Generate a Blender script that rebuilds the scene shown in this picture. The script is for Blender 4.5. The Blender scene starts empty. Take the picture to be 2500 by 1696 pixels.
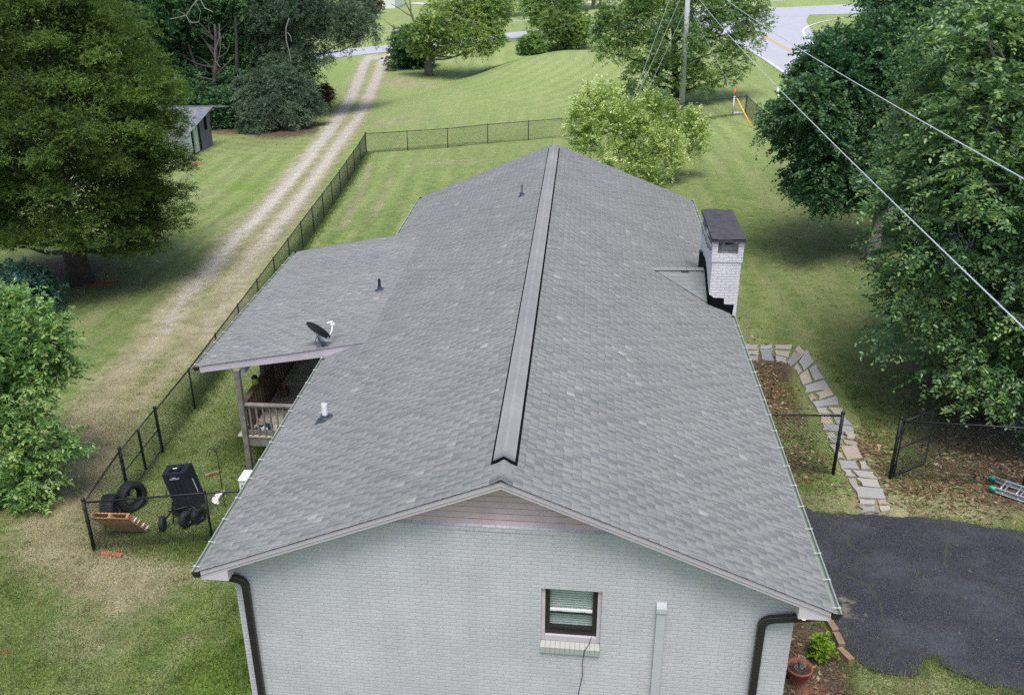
import bpy, math, random
import numpy as np
from mathutils import Vector, Matrix

# ---------------------------------------------------------------- camera, world, sun, exposure
scene = bpy.context.scene
C = scene.collection
FOC, PITCH, ROLL, YAW = 2275.562, .4304, -.0303, -.146      # pixels of the 2500 px wide photo, radians
CAM = np.array([.9689, -10.5843, 8.6875]); SX = -142.893
_f = np.array([math.sin(YAW)*math.cos(PITCH), math.cos(YAW)*math.cos(PITCH), -math.sin(PITCH)])
_r = np.array([math.cos(YAW), -math.sin(YAW), 0.]); _u = np.cross(_r, _f)
AR = _r*math.cos(ROLL)+_u*math.sin(ROLL); AU = -_r*math.sin(ROLL)+_u*math.cos(ROLL); AF = _f
cd = bpy.data.cameras.new('camera'); cam = bpy.data.objects.new('camera', cd); C.objects.link(cam)
cam.matrix_world = Matrix(((AR[0], AU[0], -AF[0], CAM[0]), (AR[1], AU[1], -AF[1], CAM[1]), (AR[2], AU[2], -AF[2], CAM[2]), (0, 0, 0, 1)))
cd.sensor_width = 36; cd.lens = FOC/2500*36; cd.shift_x = -SX/2500; cd.clip_start = .1; cd.clip_end = 3000
scene.camera = cam
w = bpy.data.worlds.new('World'); scene.world = w; w.use_nodes = True
nt = w.node_tree; sky = nt.nodes.new('ShaderNodeTexSky'); sky.sky_type = 'NISHITA'; sky.sun_disc = False
SUN_EL, SUN_AZ = math.radians(70), math.radians(172)
sky.sun_elevation = SUN_EL; sky.sun_rotation = SUN_AZ; sky.dust_density = 3.0; sky.air_density = .9; sky.ozone_density = 1.3
nt.links.new(sky.outputs[0], nt.nodes['Background'].inputs[0]); nt.nodes['Background'].inputs[1].default_value = .105
sl = bpy.data.lights.new('sun', 'SUN'); sun = bpy.data.objects.new('sun', sl); C.objects.link(sun)
sl.energy = 1.5; sl.angle = math.radians(28); sl.color = (1, .98, .95)
sd = Vector((math.sin(SUN_AZ)*math.cos(SUN_EL), math.cos(SUN_AZ)*math.cos(SUN_EL), math.sin(SUN_EL)))
sun.rotation_euler = sd.to_track_quat('Z', 'Y').to_euler()
scene.view_settings.view_transform = 'Standard'; scene.view_settings.look = 'None'
scene.view_settings.exposure = 1.08; scene.view_settings.gamma = 1
scene.render.engine = 'CYCLES'; scene.cycles.max_bounces = 8; scene.cycles.diffuse_bounces = 7; scene.cycles.transparent_max_bounces = 8
scene.cycles.use_denoising = False

# ---------------------------------------------------------------- terrain
CREST = [(-15, 62), (-11, 64.5), (-8.3, 68), (-5.8, 75), (-3.5, 84), (0, 87), (8, 88)]
def seg(x, y, pts):
    x = np.asarray(x, float); y = np.asarray(y, float)
    best = np.full(x.shape, 1e9); sg = np.zeros(x.shape); par = np.zeros(x.shape)
    for i, ((x0, y0), (x1, y1)) in enumerate(zip(pts[:-1], pts[1:])):
        dx, dy = x1-x0, y1-y0; L = dx*dx+dy*dy
        t = np.clip(((x-x0)*dx+(y-y0)*dy)/L, 0, 1); ex = x-(x0+t*dx); ey = y-(y0+t*dy)
        d = np.hypot(ex, ey); m = d < best
        best = np.where(m, d, best); sg = np.where(m, dx*ey-dy*ex, sg); par = np.where(m, (i+t)/(len(pts)-1), par)
    return best, np.sign(sg), par
def gz(x, y):
    x = np.asarray(x, float); y = np.asarray(y, float)
    yy = np.clip(y, -12, 60); s = np.where(yy > 45, 45+(yy-45)*.5, yy)
    b = -2.65+.03*np.clip(x, -25, 14)-.0345*s
    d, sg, _ = seg(x, y, CREST); w_ = d*np.where(sg == 0, 1, sg)
    fade = 1/(1+np.exp(-(x+14)/1.5))/(1+np.exp(np.clip((x-5)/2.5, -50, 50)))
    z = np.where(w_ < 0, 1.1*np.exp(-(w_/14)**2), np.where(w_ < 12, (2.*np.exp(-(w_/5)**2)-.9)*np.clip((12-w_)/5, 0, 1), 0))
    return b+z*fade
def gh(x, y): return float(gz(x, y))
def ray(u, v): return AF+AR*(u-1250-SX)/FOC-AU*(v-848)/FOC
def G(u, v):
    """the point of the ground seen at a place of the photo"""
    d = ray(u, v); t = np.geomspace(4, 900, 4000); q = CAM[None]+d[None]*t[:, None]
    k = int(np.argmax(q[:, 2] < gz(q[:, 0], q[:, 1]))); lo, hi = t[k-1], t[k]
    for i in range(25):
        m = (lo+hi)/2; p = CAM+d*m
        if p[2] < gh(p[0], p[1]): hi = m
        else: lo = m
    return CAM+d*hi
def AY(u, v, y): d = ray(u, v); return CAM+d*(y-CAM[1])/d[1]

# ---------------------------------------------------------------- materials
def mat(name, col=(.5, .5, .5), rough=.7, metal=0., spec=.4, var=.0, vscale=8., bump=0., bscale=60., col2=None, tint=0., noise_detail=6.):
    m = bpy.data.materials.new(name); m.use_nodes = True; n = m.node_tree.nodes; l = m.node_tree.links; b = n['Principled BSDF']
    b.inputs['Roughness'].default_value = rough; b.inputs['Metallic'].default_value = metal; b.inputs['Specular IOR Level'].default_value = spec
    geo = n.new('ShaderNodeTexCoord')
    if var > 0 or col2:
        no = n.new('ShaderNodeTexNoise'); no.inputs['Scale'].default_value = vscale; no.inputs['Detail'].default_value = noise_detail; no.inputs['Roughness'].default_value = .65
        l.new(geo.outputs['Object'], no.inputs['Vector'])
        mx = n.new('ShaderNodeMix'); mx.data_type = 'RGBA'
        r = n.new('ShaderNodeMapRange'); r.inputs[1].default_value = .3; r.inputs[2].default_value = .7; l.new(no.outputs[0], r.inputs[0]); l.new(r.outputs[0], mx.inputs[0])
        c2 = col2 or tuple(min(1, c*(1+var)) for c in col); c1 = col if col2 else tuple(c*(1-var) for c in col)
        mx.inputs[6].default_value = (*c1, 1); mx.inputs[7].default_value = (*c2, 1); src = mx.outputs[2]
    else:
        rgb = n.new('ShaderNodeRGB'); rgb.outputs[0].default_value = (*col, 1); src = rgb.outputs[0]
    if tint > 0:
        a = n.new('ShaderNodeAttribute'); a.attribute_name = 'tint'
        hs = n.new('ShaderNodeHueSaturation'); mr = n.new('ShaderNodeMapRange'); mr.inputs[3].default_value = 1-tint; mr.inputs[4].default_value = 1+tint
        l.new(a.outputs['Fac'], mr.inputs[0]); l.new(mr.outputs[0], hs.inputs['Value']); l.new(src, hs.inputs['Color']); src = hs.outputs[0]
    l.new(src, b.inputs['Base Color'])
    if bump > 0:
        n2 = n.new('ShaderNodeTexNoise'); n2.inputs['Scale'].default_value = bscale; n2.inputs['Detail'].default_value = 5
        l.new(geo.outputs['Object'], n2.inputs['Vector']); bp = n.new('ShaderNodeBump'); bp.inputs['Strength'].default_value = bump; bp.inputs['Distance'].default_value = .02
        l.new(n2.outputs[0], bp.inputs['Height']); l.new(bp.outputs[0], b.inputs['Normal'])
    return m
def leafmat(name, dark, mid, light, trans=.35, rough=.45, spec=.5):
    m = bpy.data.materials.new(name); m.use_nodes = True; n = m.node_tree.nodes; l = m.node_tree.links; b = n['Principled BSDF']
    a = n.new('ShaderNodeAttribute'); a.attribute_name = 'tint'; cr = n.new('ShaderNodeValToRGB'); e = cr.color_ramp.elements
    e[0].color = (*dark, 1); e[1].color = (*light, 1); k = e.new(.55); k.color = (*mid, 1)
    l.new(a.outputs['Fac'], cr.inputs[0]); l.new(cr.outputs[0], b.inputs['Base Color']); b.inputs['Roughness'].default_value = rough; b.inputs['Specular IOR Level'].default_value = spec
    t = n.new('ShaderNodeBsdfTranslucent'); hs = n.new('ShaderNodeHueSaturation'); hs.inputs['Hue'].default_value = .485; hs.inputs['Value'].default_value = 1.5; hs.inputs['Saturation'].default_value = 1.1
    l.new(cr.outputs[0], hs.inputs['Color']); l.new(hs.outputs[0], t.inputs[0]); mx = n.new('ShaderNodeMixShader'); mx.inputs[0].default_value = trans
    l.new(b.outputs[0], mx.inputs[1]); l.new(t.outputs[0], mx.inputs[2]); l.new(mx.outputs[0], n['Material Output'].inputs[0]); return m

def shingle_mat(name, cols):
    m = bpy.data.materials.new(name); m.use_nodes = True; n = m.node_tree.nodes; l = m.node_tree.links; b = n['Principled BSDF']
    a = n.new('ShaderNodeAttribute'); a.attribute_name = 'tint'; cr = n.new('ShaderNodeValToRGB'); cr.color_ramp.interpolation = 'LINEAR'
    e = cr.color_ramp.elements; e[0].position = 0; e[0].color = (*cols[0], 1); e[1].position = 1; e[1].color = (*cols[-1], 1)
    for i, c_ in enumerate(cols[1:-1]): k = e.new((i+1)/(len(cols)-1)); k.color = (*c_, 1)
    l.new(a.outputs['Fac'], cr.inputs[0])
    tc = n.new('ShaderNodeTexCoord'); no = n.new('ShaderNodeTexNoise'); no.inputs['Scale'].default_value = 190; no.inputs['Detail'].default_value = 3; l.new(tc.outputs['Object'], no.inputs[0])
    big = n.new('ShaderNodeTexNoise'); big.inputs['Scale'].default_value = .8; big.inputs['Detail'].default_value = 5; l.new(tc.outputs['Object'], big.inputs[0])
    ad = n.new('ShaderNodeMath'); ad.operation = 'MULTIPLY_ADD'; ad.inputs[1].default_value = .55; l.new(no.outputs[0], ad.inputs[0])
    m2 = n.new('ShaderNodeMath'); m2.operation = 'MULTIPLY_ADD'; m2.inputs[1].default_value = .34; m2.inputs[2].default_value = .55; l.new(big.outputs[0], m2.inputs[0])
    mp = n.new('ShaderNodeMapping'); mp.inputs['Scale'].default_value = (.5, 5, .5); l.new(tc.outputs['Object'], mp.inputs[0]); s2 = n.new('ShaderNodeTexNoise'); s2.inputs['Scale'].default_value = 1; s2.inputs['Detail'].default_value = 4; l.new(mp.outputs[0], s2.inputs[0]); s3 = n.new('ShaderNodeMath'); s3.operation = 'MULTIPLY_ADD'; s3.inputs[1].default_value = .22; l.new(s2.outputs[0], s3.inputs[0]); l.new(m2.outputs[0], s3.inputs[2]); s4 = n.new('ShaderNodeMath'); s4.operation = 'ADD'; s4.inputs[1].default_value = -.11; l.new(s3.outputs[0], s4.inputs[0]); l.new(s4.outputs[0], ad.inputs[2])
    mx = n.new('ShaderNodeVectorMath'); mx.operation = 'SCALE'; l.new(cr.outputs[0], mx.inputs[0]); l.new(ad.outputs[0], mx.inputs['Scale']); l.new(mx.outputs[0], b.inputs['Base Color'])
    b.inputs['Roughness'].default_value = .92; b.inputs['Specular IOR Level'].default_value = .25
    bp = n.new('ShaderNodeBump'); bp.inputs['Strength'].default_value = .35; bp.inputs['Distance'].default_value = .004; l.new(no.outputs[0], bp.inputs['Height']); l.new(bp.outputs[0], b.inputs['Normal'])
    return m

def brick_mat(name, c1, c2, cm, ax='xz', bumpd=.007, bw=.203, rh=.0677):
    m = bpy.data.materials.new(name); m.use_nodes = True; n = m.node_tree.nodes; l = m.node_tree.links; b = n['Principled BSDF']
    tc = n.new('ShaderNodeTexCoord'); sp = n.new('ShaderNodeSeparateXYZ'); l.new(tc.outputs['Object'], sp.inputs[0]); cb = n.new('ShaderNodeCombineXYZ')
    geo = n.new('ShaderNodeNewGeometry'); sn = n.new('ShaderNodeSeparateXYZ'); l.new(geo.outputs['True Normal'], sn.inputs[0])
    ab = n.new('ShaderNodeMath'); ab.operation = 'ABSOLUTE'; l.new(sn.outputs[0], ab.inputs[0]); gt = n.new('ShaderNodeMath'); gt.operation = 'GREATER_THAN'; gt.inputs[1].default_value = .5; l.new(ab.outputs[0], gt.inputs[0])
    mxv = n.new('ShaderNodeMix'); l.new(gt.outputs[0], mxv.inputs[0]); l.new(sp.outputs[0], mxv.inputs[2]); l.new(sp.outputs[1], mxv.inputs[3])
    l.new(mxv.outputs[0], cb.inputs[0]); l.new(sp.outputs[2], cb.inputs[1])
    dn = n.new('ShaderNodeTexNoise'); dn.inputs['Scale'].default_value = 7; l.new(tc.outputs['Object'], dn.inputs[0])
    dv = n.new('ShaderNodeVectorMath'); dv.operation = 'MULTIPLY_ADD'; dv.inputs[1].default_value = (.012, .006, 0); l.new(dn.outputs[1], dv.inputs[0]); l.new(cb.outputs[0], dv.inputs[2])
    br = n.new('ShaderNodeTexBrick'); br.inputs['Scale'].default_value = 1; br.inputs['Brick Width'].default_value = bw; br.inputs['Row Height'].default_value = rh
    br.inputs['Mortar Size'].default_value = .008; br.inputs['Mortar Smooth'].default_value = .5; br.inputs['Bias'].default_value = -.1
    br.inputs['Color1'].default_value = (*c1, 1); br.inputs['Color2'].default_value = (*c2, 1); br.inputs['Mortar'].default_value = (*cm, 1); l.new(dv.outputs[0], br.inputs[0])
    no = n.new('ShaderNodeTexNoise'); no.inputs['Scale'].default_value = 1.1; no.inputs['Detail'].default_value = 7; l.new(tc.outputs['Object'], no.inputs[0])
    hs = n.new('ShaderNodeHueSaturation'); mr = n.new('ShaderNodeMapRange'); mr.inputs[1].default_value = .25; mr.inputs[2].default_value = .75; mr.inputs[3].default_value = .9; mr.inputs[4].default_value = 1.08
    mp = n.new('ShaderNodeMapping'); mp.inputs['Scale'].default_value = (5, 5, .5); l.new(tc.outputs['Object'], mp.inputs[0]); sn2 = n.new('ShaderNodeTexNoise'); sn2.inputs['Scale'].default_value = 1; sn2.inputs['Detail'].default_value = 4; l.new(mp.outputs[0], sn2.inputs[0]); sm2 = n.new('ShaderNodeMath'); sm2.operation = 'MULTIPLY_ADD'; sm2.inputs[1].default_value = .16; sm2.inputs[2].default_value = .92; l.new(sn2.outputs[0], sm2.inputs[0]); sm3 = n.new('ShaderNodeMath'); sm3.operation = 'MULTIPLY'; l.new(sm2.outputs[0], sm3.inputs[0]); l.new(mr.outputs[0], sm3.inputs[1])
    l.new(no.outputs[0], mr.inputs[0]); l.new(sm3.outputs[0], hs.inputs['Value']); l.new(br.outputs[0], hs.inputs['Color']); l.new(hs.outputs[0], b.inputs['Base Color'])
    b.inputs['Roughness'].default_value = .65; b.inputs['Specular IOR Level'].default_value = .35
    iv = n.new('ShaderNodeMath'); iv.operation = 'MULTIPLY_ADD'; iv.inputs[1].default_value = -1; iv.inputs[2].default_value = 1; l.new(br.outputs['Fac'], iv.inputs[0])
    fn = n.new('ShaderNodeTexNoise'); fn.inputs['Scale'].default_value = 55; l.new(tc.outputs['Object'], fn.inputs[0]); am = n.new('ShaderNodeMath'); am.operation = 'MULTIPLY_ADD'; am.inputs[1].default_value = .3
    l.new(fn.outputs[0], am.inputs[0]); l.new(iv.outputs[0], am.inputs[2])
    bp = n.new('ShaderNodeBump'); bp.inputs['Strength'].default_value = .9; bp.inputs['Distance'].default_value = bumpd; l.new(am.outputs[0], bp.inputs['Height']); l.new(bp.outputs[0], b.inputs['Normal'])
    return m

def ground_mat():
    m = bpy.data.materials.new('lawn_ground'); m.use_nodes = True; n = m.node_tree.nodes; l = m.node_tree.links; b = n['Principled BSDF']
    tc = n.new('ShaderNodeTexCoord'); P = tc.outputs['Object']
    def noise(s, d=6, r=.6, vec=None):
        k = n.new('ShaderNodeTexNoise'); k.inputs['Scale'].default_value = s; k.inputs['Detail'].default_value = d; k.inputs['Roughness'].default_value = r; l.new(vec or P, k.inputs['Vector']); return k.outputs[0]
    def rng(src, a, c_, x0=0., x1=1.):
        k = n.new('ShaderNodeMapRange'); k.interpolation_type = 'SMOOTHSTEP'; k.inputs[1].default_value = a; k.inputs[2].default_value = c_; k.inputs[3].default_value = x0; k.inputs[4].default_value = x1; l.new(src, k.inputs[0]); return k.outputs[0]
    def mix(f, A, B):
        k = n.new('ShaderNodeMix'); k.data_type = 'RGBA'
        if isinstance(f, float): k.inputs[0].default_value = f
        else: l.new(f, k.inputs[0])
        for s, i in ((A, 6), (B, 7)):
            if isinstance(s, tuple): k.inputs[i].default_value = (*s, 1)
            else: l.new(s, k.inputs[i])
        return k.outputs[2]
    def math_(op, a, c_=None, d=None):
        k = n.new('ShaderNodeMath'); k.operation = op
        for s, i in ((a, 0), (c_, 1), (d, 2)):
            if s is None: continue
            if isinstance(s, (int, float)): k.inputs[i].default_value = s
            else: l.new(s, k.inputs[i])
        return k.outputs[0]
    def attr(nm):
        k = n.new('ShaderNodeAttribute'); k.attribute_name = nm; return k.outputs['Fac']
    def stretched(ang, sx, sy):
        k = n.new('ShaderNodeMapping'); k.inputs['Rotation'].default_value = (0, 0, ang); k.inputs['Scale'].default_value = (sx, sy, 1); l.new(P, k.inputs[0]); return k.outputs[0]
    fine = noise(38, 4, .8); mid = noise(2.6, 7, .65); big = noise(.33, 5, .6); patch = noise(.9, 6, .7)
    streak = noise(1., 4, .6, stretched(.35, 1.1, .09)); streak2 = noise(1., 4, .6, stretched(-.9, 1.5, .12))
    g = mix(rng(mid, .3, .7), (.115, .175, .045), (.215, .265, .085))
    g = mix(rng(patch, .5, .78), g, (.27, .255, .12))
    g = mix(math_('MULTIPLY', rng(streak, .42, .62), .42), g, (.3, .3, .145))
    g = mix(math_('MULTIPLY', rng(streak2, .5, .68), .3), g, (.115, .165, .06))
    g = mix(math_('MULTIPLY', rng(big, .48, .72), .5), g, (.1, .16, .048))
    lush = attr('lush'); g = mix(math_('MULTIPLY', rng(math_('ADD', lush, math_('MULTIPLY_ADD', mid, .5, -.25)), .2, .8), .8), g, (.13, .215, .03))
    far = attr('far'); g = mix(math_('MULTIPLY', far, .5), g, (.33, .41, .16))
    shade = attr('shade_dark_grass'); g = mix(math_('MULTIPLY', shade, .32), g, mix(rng(mid, .35, .65), (.1, .125, .042), (.16, .155, .07)))  # tree shade painted into the lawn colour, plus dark grass behind the crest
    dry = rng(math_('ADD', attr('dry'), math_('MULTIPLY_ADD', mid, .9, math_('MULTIPLY_ADD', fine, .4, -.65))), .25, .75)
    g = mix(math_('MULTIPLY', dry, .88), g, mix(rng(patch, .35, .65), (.27, .235, .145), (.38, .335, .215)))
    lit = rng(math_('ADD', attr('litter'), math_('MULTIPLY_ADD', mid, .8, math_('MULTIPLY_ADD', fine, .5, -.65))), .3, .75)
    g = mix(lit, g, mix(rng(noise(24, 4, .8), .4, .62), (.055, .038, .026), (.16, .115, .078)))
    cl = rng(math_('ADD', attr('clay'), math_('MULTIPLY_ADD', mid, .8, -.4)), .35, .85); g = mix(cl, g, (.25, .115, .062))
    gr = rng(math_('ADD', attr('gravel'), math_('MULTIPLY_ADD', mid, .9, math_('MULTIPLY_ADD', fine, 1.1, -1.))), .34, .8)
    g = mix(gr, g, mix(rng(noise(22, 3, .9), .35, .62), (.3, .265, .2), (.54, .51, .45)))
    g = mix(math_('MULTIPLY', math_('MULTIPLY', rng(noise(5.5, 5, .7), .58, .7), math_('SUBTRACT', 1., dry)), .55), g, (.07, .125, .035))
    mw = attr('mow'); bf = math_('MULTIPLY', math_('MULTIPLY_ADD', math_('MULTIPLY', rng(fine, .3, .72), rng(noise(11, 3, .7), .2, .8, .55, 1.)), 1.15, .52), math_('MULTIPLY_ADD', mw, .2, .9)); k = n.new('ShaderNodeVectorMath'); k.operation = 'SCALE'; l.new(g, k.inputs[0]); l.new(bf, k.inputs['Scale'])
    l.new(k.outputs[0], b.inputs['Base Color']); b.inputs['Roughness'].default_value = .95; b.inputs['Specular IOR Level'].default_value = .15
    bp = n.new('ShaderNodeBump'); bp.inputs['Strength'].default_value = .75; bp.inputs['Distance'].default_value = .06; l.new(math_('MULTIPLY_ADD', fine, .6, mid), bp.inputs['Height']); l.new(bp.outputs[0], b.inputs['Normal'])
    return m

M = {}
M['ground'] = ground_mat()
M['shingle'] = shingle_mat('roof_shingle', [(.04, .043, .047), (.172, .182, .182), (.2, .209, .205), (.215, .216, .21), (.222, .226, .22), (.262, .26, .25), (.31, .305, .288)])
M['brick'] = brick_mat('painted_brick', (.52, .515, .53), (.485, .475, .5), (.52, .52, .53))
M['brick_chim'] = brick_mat('chimney_brick', (.7, .67, .69), (.63, .605, .63), (.57, .545, .565), bumpd=.011)
M['trim'] = mat('trim_paint', (.52, .465, .495), .5, var=.06, vscale=3)
M['trim2'] = mat('return_paint', (.56, .51, .55), .5, var=.05, vscale=3)
M['siding'] = mat('gable_siding', (.56, .43, .44), .55, var=.12, vscale=2.5, bump=.1)
M['bronze'] = mat('dark_bronze_metal', (.03, .026, .028), .42, .3, .5, var=.15)
M['gutter_in'] = mat('gutter_liner', (.26, .29, .25), .5, .2, var=.12, vscale=9)
M['white'] = mat('white_plastic', (.78, .78, .76), .4, var=.04)
M['hanger'] = mat('gutter_hanger_metal', (.5, .52, .49), .4)
M['black'] = mat('black_vinyl', (.012, .013, .015), .45, var=.2)
M['mesh_near'] = mat('chain_link_wire', (.022, .03, .028), .5)
M['tar'] = mat('roofing_tar', (.006, .006, .008), .9, 0., .08, bump=.4, bscale=20)
M['soot'] = mat('sooty_slab', (.035, .032, .036), .85, col2=(.075, .07, .078), vscale=6, bump=.5, bscale=18)
M['mortar'] = mat('mortar_grey', (.22, .23, .2), .9, col2=(.42, .41, .36), vscale=7, bump=.5, bscale=25)
M['wood'] = mat('weathered_wood', (.115, .105, .09), .85, col2=(.25, .235, .205), vscale=5, bump=.4, bscale=30)
M['darkwood'] = mat('dark_stained_wood', (.07, .046, .037), .75, col2=(.12, .085, .068), vscale=6, bump=.3)
M['deck'] = mat('deck_board', (.3, .265, .22), .85, col2=(.42, .375, .31), vscale=4, tint=.25, bump=.3)
M['pallet'] = mat('new_pallet_wood', (.36, .19, .075), .75, col2=(.5, .3, .14), vscale=5, tint=.15)
M['rubber'] = mat('tyre_rubber', (.014, .016, .02), .7, var=.3, bump=.2)
M['poly'] = mat('black_poly_tub', (.012, .015, .02), .42, var=.2)
M['steel'] = mat('grey_steel', (.25, .27, .3), .45, .7, var=.2)
M['galv'] = mat('galvanised_metal', (.42, .46, .5), .45, .5, var=.15)
M['boot'] = mat('vent_boot_lead', (.06, .075, .1), .45, .3, var=.2)
M['glass'] = mat('window_glass', (.05, .06, .06), .05, 0, .8)
M['blind'] = mat('pale_blind', (.56, .62, .59), .55)
M['green_p'] = mat('green_plastic', (.02, .36, .2), .4)
M['alu'] = mat('aluminium', (.45, .49, .52), .42, .6, var=.12, vscale=20)
M['terracotta'] = mat('terracotta', (.27, .085, .05), .7, var=.15)
M['redbrick'] = mat('red_brick', (.38, .15, .08), .85, var=.2)
M['timber'] = mat('edging_timber', (.23, .155, .1), .85, var=.25, vscale=14, bump=.4)
M['stone'] = mat('flagstone', (.3, .29, .28), .85, col2=(.4, .385, .36), vscale=5, tint=.0, bump=.4, bscale=18)
M['road'] = mat('road_asphalt', (.34, .34, .38), .85, col2=(.4, .4, .44), vscale=1.2, bump=.1)
M['paintw'] = mat('road_white_paint', (.72, .72, .7), .6)
M['painty'] = mat('road_yellow_paint', (.62, .38, .12), .6)
M['pole'] = mat('pole_wood', (.34, .37, .35), .85, col2=(.46, .5, .48), vscale=4, bump=.3)
M['poledark'] = mat('dark_pole_wood', (.05, .045, .045), .85)
M['wire'] = mat('aluminium_wire', (.62, .66, .68), .4, .3)
M['thinwire'] = mat('steel_strand', (.3, .34, .34), .5, .5)
M['orange'] = mat('orange_plastic', (.75, .14, .03), .5)
M['yellow'] = mat('yellow_orange_plastic', (.85, .42, .05), .5)
M['concrete'] = mat('concrete', (.5, .49, .46), .85, var=.12, vscale=3)
M['tin'] = mat('corrugated_tin', (.11, .115, .14), .6, .2, col2=(.27, .265, .29), vscale=2.5)
M['tindark'] = mat('rusty_dark_tin', (.08, .085, .1), .7, .1, col2=(.16, .165, .18), vscale=3)
M['plaster'] = mat('shed_plaster', (.6, .63, .65), .8, col2=(.72, .74, .72), vscale=3)
M['doorgreen'] = mat('pale_green_door', (.45, .53, .42), .6, var=.06)
M['blue'] = mat('blue_fabric', (.02, .035, .09), .7)
M['yellowgreen'] = mat('yellow_green_glass', (.3, .34, .03), .3)
M['bark'] = mat('grey_bark', (.09, .085, .075), .9, col2=(.2, .195, .175), vscale=9, bump=.6, bscale=20)
M['barkdark'] = mat('dark_bark', (.03, .027, .024), .9, col2=(.07, .062, .055), vscale=7, bump=.6, bscale=18)
M['barkred'] = mat('cedar_bark', (.06, .045, .04), .9, col2=(.14, .11, .1), vscale=6, bump=.8, bscale=14)
M['deadwood'] = mat('bare_dead_wood', (.24, .24, .21), .85, var=.2)
L = leafmat
M['leaf_beech'] = L('broad_leaf_green', (.034, .095, .032), (.085, .19, .062), (.25, .37, .11), .33, .36, .65)
M['leaf_maple'] = L('maple_leaf_green', (.022, .075, .03), (.045, .125, .048), (.12, .22, .065), .33, .45, .5)
M['leaf_dark'] = L('dark_leaf_green', (.02, .07, .028), (.042, .118, .044), (.105, .2, .058), .33, .5, .4)
M['leaf_oak'] = L('oak_leaf_green', (.06, .14, .04), (.14, .25, .075), (.32, .4, .11), .42, .5, .4)
M['leaf_light'] = L('light_leaf_green', (.09, .18, .05), (.21, .32, .09), (.42, .48, .15), .42, .5, .4)
M['leaf_grey'] = L('grey_green_leaf', (.045, .085, .048), (.085, .14, .08), (.19, .25, .15), .33, .5, .4)
M['leaf_cedar'] = L('cedar_scale_foliage', (.042, .064, .016), (.082, .142, .032), (.155, .25, .048), .25, .75, .15)
M['leaf_lime'] = L('yellow_green_leaf', (.12, .22, .055), (.33, .45, .12), (.85, .9, .5), .42, .4, .5)
M['leaf_fresh'] = L('fresh_green_leaf', (.06, .15, .038), (.15, .285, .075), (.4, .52, .19), .38, .4, .5)
M['leaf_blue'] = L('blue_green_leaf', (.045, .12, .085), (.085, .19, .14), (.16, .3, .21), .33, .4, .5)
M['leaf_red'] = L('reddish_bush_leaf', (.06, .03, .015), (.13, .07, .03), (.12, .15, .04), .3, .6, .3)
M['leaf_yg'] = L('bright_shrub_leaf', (.07, .14, .01), (.15, .26, .015), (.3, .42, .04), .4, .4, .5)
M['grass'] = L('grass_blade', (.075, .12, .03), (.15, .2, .06), (.36, .32, .18), .3, .7, .2)
M['dryleaf'] = L('fallen_leaf', (.06, .036, .022), (.16, .1, .06), (.4, .32, .2), .1, .8, .2)
lm = bpy.data.materials.new('lit_bulb'); lm.use_nodes = True; lb = lm.node_tree.nodes['Principled BSDF']; lb.inputs['Base Color'].default_value = (.9, .7, .5, 1); lb.inputs['Emission Color'].default_value = (1, .62, .32, 1); lb.inputs['Emission Strength'].default_value = .8; M['bulb'] = lm

# ---------------------------------------------------------------- mesh helpers
def obj(name, V, F, m, parent=None, smooth=False, tint=None, attrs=None):
    me = bpy.data.meshes.new(name)
    V = np.asarray(V, dtype=np.float32).reshape(-1, 3)
    q = parent
    while q is not None: V = V-np.array(q.location, dtype=np.float32); q = q.parent
    if isinstance(F, np.ndarray):
        nf, k = F.shape; me.vertices.add(len(V)); me.vertices.foreach_set('co', V.ravel()); me.loops.add(nf*k); me.loops.foreach_set('vertex_index', F.astype(np.int32).ravel())
        me.polygons.add(nf); me.polygons.foreach_set('loop_start', np.arange(0, nf*k, k, dtype=np.int32)); me.polygons.foreach_set('loop_total', np.full(nf, k, dtype=np.int32)); me.update(calc_edges=True)
    else:
        me.from_pydata([tuple(map(float, v)) for v in V], [], F); me.update()
    me.materials.append(m if not isinstance(m, str) else M[m])
    if smooth: me.polygons.foreach_set('use_smooth', np.ones(len(me.polygons), dtype=bool))
    if tint is not None:
        a = me.attributes.new('tint', 'FLOAT', 'FACE'); a.data.foreach_set('value', np.asarray(tint, dtype=np.float32))
    for k, v in (attrs or {}).items():
        a = me.attributes.new(k, 'FLOAT', 'POINT'); a.data.foreach_set('value', np.asarray(v, dtype=np.float32))
    o = bpy.data.objects.new(name, me); C.objects.link(o)
    if parent is not None: o.parent = parent
    return o
def tag(o, label=None, cat=None, group=None, kind=None):
    if label: o['label'] = label
    if cat: o['category'] = cat
    if group: o['group'] = group
    if kind: o['kind'] = kind
    return o
def thing(name, label, cat, loc, group=None):
    o = bpy.data.objects.new(name, None); o.empty_display_size = .2; o.location = [float(t) for t in loc]; C.objects.link(o); return tag(o, label, cat, group)
def clone(o, loc, rz=0, label=None):
    c_ = o.copy(); C.objects.link(c_); c_.location = loc; c_.rotation_euler = (0, 0, rz)
    if label: c_['label'] = label
    for ch in o.children:
        k = ch.copy(); C.objects.link(k); k.parent = c_
    return c_
def unit(v): v = np.asarray(v, float); return v/np.linalg.norm(v)
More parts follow.
